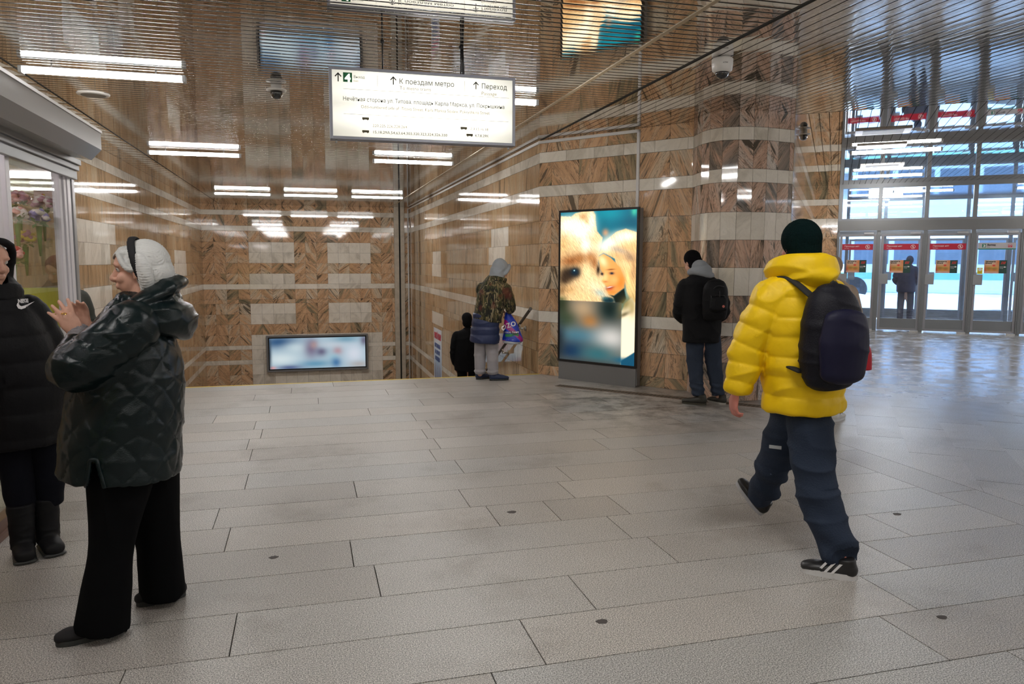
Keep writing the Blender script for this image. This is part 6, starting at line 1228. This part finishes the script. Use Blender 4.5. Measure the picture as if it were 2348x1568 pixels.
# --- person half hidden behind the walker -----------------------------------------------------------------
def behind():
    root = person((5.06, 6.26), 'person in a beige coat carrying a red bag, mostly hidden behind the yellow jacket'); L_ = V((.95, .3, 0)); F = V((-.3, .95, 0)); X = -.075
    s = dict(side=L_, hip=(X, 0, .80), waist=(X, 0, .95), chest=(X, 0, 1.15), neck0=(X, 0, 1.32), neck1=(X - .01, .01, 1.40), sh_l=(X - .16, -.03, 1.25), el_l=(X - .2, -.02, 1.0), wr_l=(X - .17, .08, .82), sh_r=(X + .15, .05, 1.25), el_r=(X + .22, .04, 1.0), wr_r=(X + .26, .06, .80), kn_l=(X - .06, .1, .42), an_l=(X - .06, .2, .08), kn_r=(X + .08, -.04, .42), an_r=(X + .10, -.08, .08))
    bm = bmesh.new(); limbs(bm, s); at = head(bm, (X - .01, .01, 1.49), F); hand(bm, (X + .262, .06, .79), (.05, 0, -1), (1, 0, 0), (0, 1, 0), (.9,)*4, .03); hand(bm, (X - .17, .09, .81), (0, .2, -1), (-1, 0, 0), (0, 1, 0), (.5,)*4); fuse('body', bm, .009, skin, root, smooth=2)
    bm = bmesh.new(); ell(bm, at(0, -.02, .03), (.09, .105, .1), L_); fuse('knit_hat', bm, .008, mat('sand_knit', (.34, .26, .20), .9), root, smooth=2)
    bm = bmesh.new(); tube(bm, [(X, 0, 1.38), (X, 0, 1.30), (X, 0, 1.1), (X, 0, .8), (X, 0, .62)], [(.08, .08), (.19, .12), (.205, .16), (.195, .16), (.20, .165)], L_, n=26, cap=(.5, .1))
    for k, x in (('l', X - .17), ('r', X + .255)): tube(bm, [s['sh_'+k], s['el_'+k], (x, .06, .85)], [.088, .075, .055], (0, 0, 1), cap=(1, .2))
    fuse('coat', bm, .009, mat('beige_coat', (.42, .33, .26), .9), root, lambda co, no: .006 * folds(co, (15, 15, 20), 4), smooth=3)
    for k in ('l', 'r'):
        bm = bmesh.new(); a_, b_ = s['kn_'+k], s['an_'+k]; tube(bm, [(X + (.06 if k == 'r' else -.06), 0, .78), a_, b_], [.09, .07, .055], cap=(1, .2)); fuse('trouser_leg', bm, .01, M_blk, root, smooth=2)
    ws = mat('white_rubber'); shoe(root, (X + .07, -.16, 0), (X + .15, .09, 0), mat('white_shoe', (.60, .60, .58), .5), ws, w=.048, h=.085); shoe(root, (X - .05, .12, 0), (X - .08, .38, 0), mat('white_shoe'), ws, w=.048, h=.085)
    a = math.atan2(5.06, 6.26); M = Matrix.Translation((5.06, 6.26, 0)) @ Matrix.Rotation(-a, 4, 'Z'); r2 = empty('carrier_bag'); r2.matrix_world = M; tag(r2, 'plain red carrier bag held beside the navy backpack', 'bag')
    bm = bmesh.new(); tube(bm, [(X + .29, .06, .755), (X + .30, .06, .67), (X + .31, .06, .50)], [(.06, .02), (.085, .045), (.085, .055)], (1, 0, 0), n=24, cap=(.1, .2)); b_ = fuse('bag_body', bm, .008, mat('red_plastic', (.48, .008, .022), .35), r2, lambda co, no: .004 * folds(co, (15, 15, 12), 4), smooth=2)
    bm = bmesh.new(); tube(bm, [(X + .245, .06, .75), (X + .275, .06, .79), (X + .325, .06, .745)], [.006]*3, (0, 1, 0), n=8); obj('handle', bm, mat('red_plastic'), r2, smooth=True)
behind()

# --- person in the vestibule ------------------------------------------------------------------------------
def vestibule_person():
    root = person((15.05, 16.15), 'person in a dark blue jacket standing behind the second glass door'); L_ = V((1, 0, 0))
    s = dict(side=L_, hip=(0, 0, .85), waist=(0, 0, 1.0), chest=(0, 0, 1.25), neck0=(.02, 0, 1.44), neck1=(.03, .01, 1.52), sh_l=(-.18, 0, 1.38), el_l=(-.26, -.02, 1.12), wr_l=(-.16, .14, .98), sh_r=(.18, 0, 1.38), el_r=(.25, -.02, 1.12), wr_r=(.18, .14, .98), kn_l=(-.09, .02, .46), an_l=(-.10, 0, .08), kn_r=(.10, .02, .46), an_r=(.13, .02, .08))
    bm = bmesh.new(); limbs(bm, s); at = head(bm, (.06, .02, 1.60), (.2, .97, -.1)); hand(bm, (-.15, .15, .97), (.4, .5, -.4), (-.5, .5, .2), (.2, .2, .9), (.6,)*4); hand(bm, (.17, .15, .97), (-.4, .5, -.4), (.5, .5, .2), (.2, .2, .9), (.6,)*4); fuse('body', bm, .01, skin, root, smooth=2)
    bm = bmesh.new(); ell(bm, at(0, -.02, .02), (.09, .11, .115), L_); fuse('hat', bm, .01, mat('navy_knit', (.02, .03, .07), .9), root, smooth=2)
    bm = bmesh.new(); tube(bm, [(.02, 0, 1.52), (.01, 0, 1.42), (0, 0, 1.2), (0, 0, .80)], [(.08, .08), (.21, .13), (.23, .17), (.22, .17)], L_, n=26, cap=(.5, .1))
    for k in ('l', 'r'): tube(bm, [s['sh_'+k], s['el_'+k], V(s['wr_'+k]) * .97 + V((0, 0, .03))], [.09, .078, .06], (0, 0, 1), cap=(1, .2))
    fuse('jacket', bm, .012, mat('dark_blue_nylon', (.010, .022, .060), .7), root, lambda co, no: .006 * folds(co, (15, 15, 22), 4), smooth=3)
    for x, y in ((-.10, 0), (.12, .02)):
        bm = bmesh.new(); tube(bm, [(x * .8, 0, .88), (x, .02, .5), (x, y, .09)], [.10, .085, .07], cap=(1, .2)); fuse('trouser_leg', bm, .012, mat('dark_blue_denim', (.015, .025, .055), .9), root, smooth=3); shoe(root, (x, -.08, 0), (x, .18, 0), M_blk, mat('black_rubber'))
vestibule_person()

# --- person beyond the shop ----------------------------------------------------------------------------------
def shop_person():
    root = person((-2.10, 7.45), 'person in a burgundy hat and dark jacket seen through the shop glass'); L_ = V((.8, .6, 0)); F = V((-.6, -.8, 0)) 
    s = dict(side=L_, hip=(0, 0, .80), waist=(0, 0, .95), chest=(0, 0, 1.12), neck0=(0, 0, 1.28), neck1=(.0, -.02, 1.38), sh_l=(.15, .1, 1.2), el_l=(.21, .1, .95), wr_l=(.1, -.1, .9), sh_r=(-.15, -.1, 1.2), el_r=(-.2, -.1, .95), wr_r=(-.12, -.28, .95), kn_l=(.09, .05, .44), an_l=(.09, .05, .08), kn_r=(-.07, -.05, .44), an_r=(-.07, -.05, .08))
    bm = bmesh.new(); limbs(bm, s); at = head(bm, (.0, -.04, 1.46), (-.7, -.6, -.35), (-.3, -.2, .9)); hand(bm, (.09, -.11, .9), (-.5, -.6, 0), (0, 0, 1), (-.6, .5, 0), (.5,)*4); hand(bm, (-.12, -.29, .95), (0, -1, 0), (0, 0, 1), (1, 0, 0), (.5,)*4); fuse('body', bm, .008, skin, root, smooth=2); eyes(at, root)
    bm = bmesh.new(); ell(bm, at(0, -.02, .045), (.095, .108, .092), L_); fuse('beret', bm, .007, mat('burgundy_wool', (.10, .008, .02), .9), root, smooth=3)
    bm = bmesh.new(); tube(bm, [(0, -.01, 1.36), (0, 0, 1.26), (0, 0, 1.05), (0, 0, .70)], [(.10, .09), (.20, .13), (.23, .17), (.22, .18)], L_, n=26, cap=(.5, .1))
    for k in ('l', 'r'): tube(bm, [s['sh_'+k], s['el_'+k], s['wr_'+k]], [.09, .078, .055], (0, 0, 1), cap=(1, .2))
    fuse('jacket', bm, .01, mat('dark_olive_nylon', (.020, .022, .016), .7), root, lambda co, no: .006 * folds(co, (15, 15, 22), 4), smooth=3)
    for x, y in ((.09, .05), (-.07, -.05)):
        bm = bmesh.new(); tube(bm, [(x, y, .80), (x, y, .45), (x, y, .09)], [.10, .08, .07], cap=(1, .2)); fuse('trouser_leg', bm, .012, M_blk, root, smooth=2); shoe(root, (x + .05, y + .06, 0), (x - .1, y - .15, 0), M_blk, mat('black_rubber'))
shop_person()
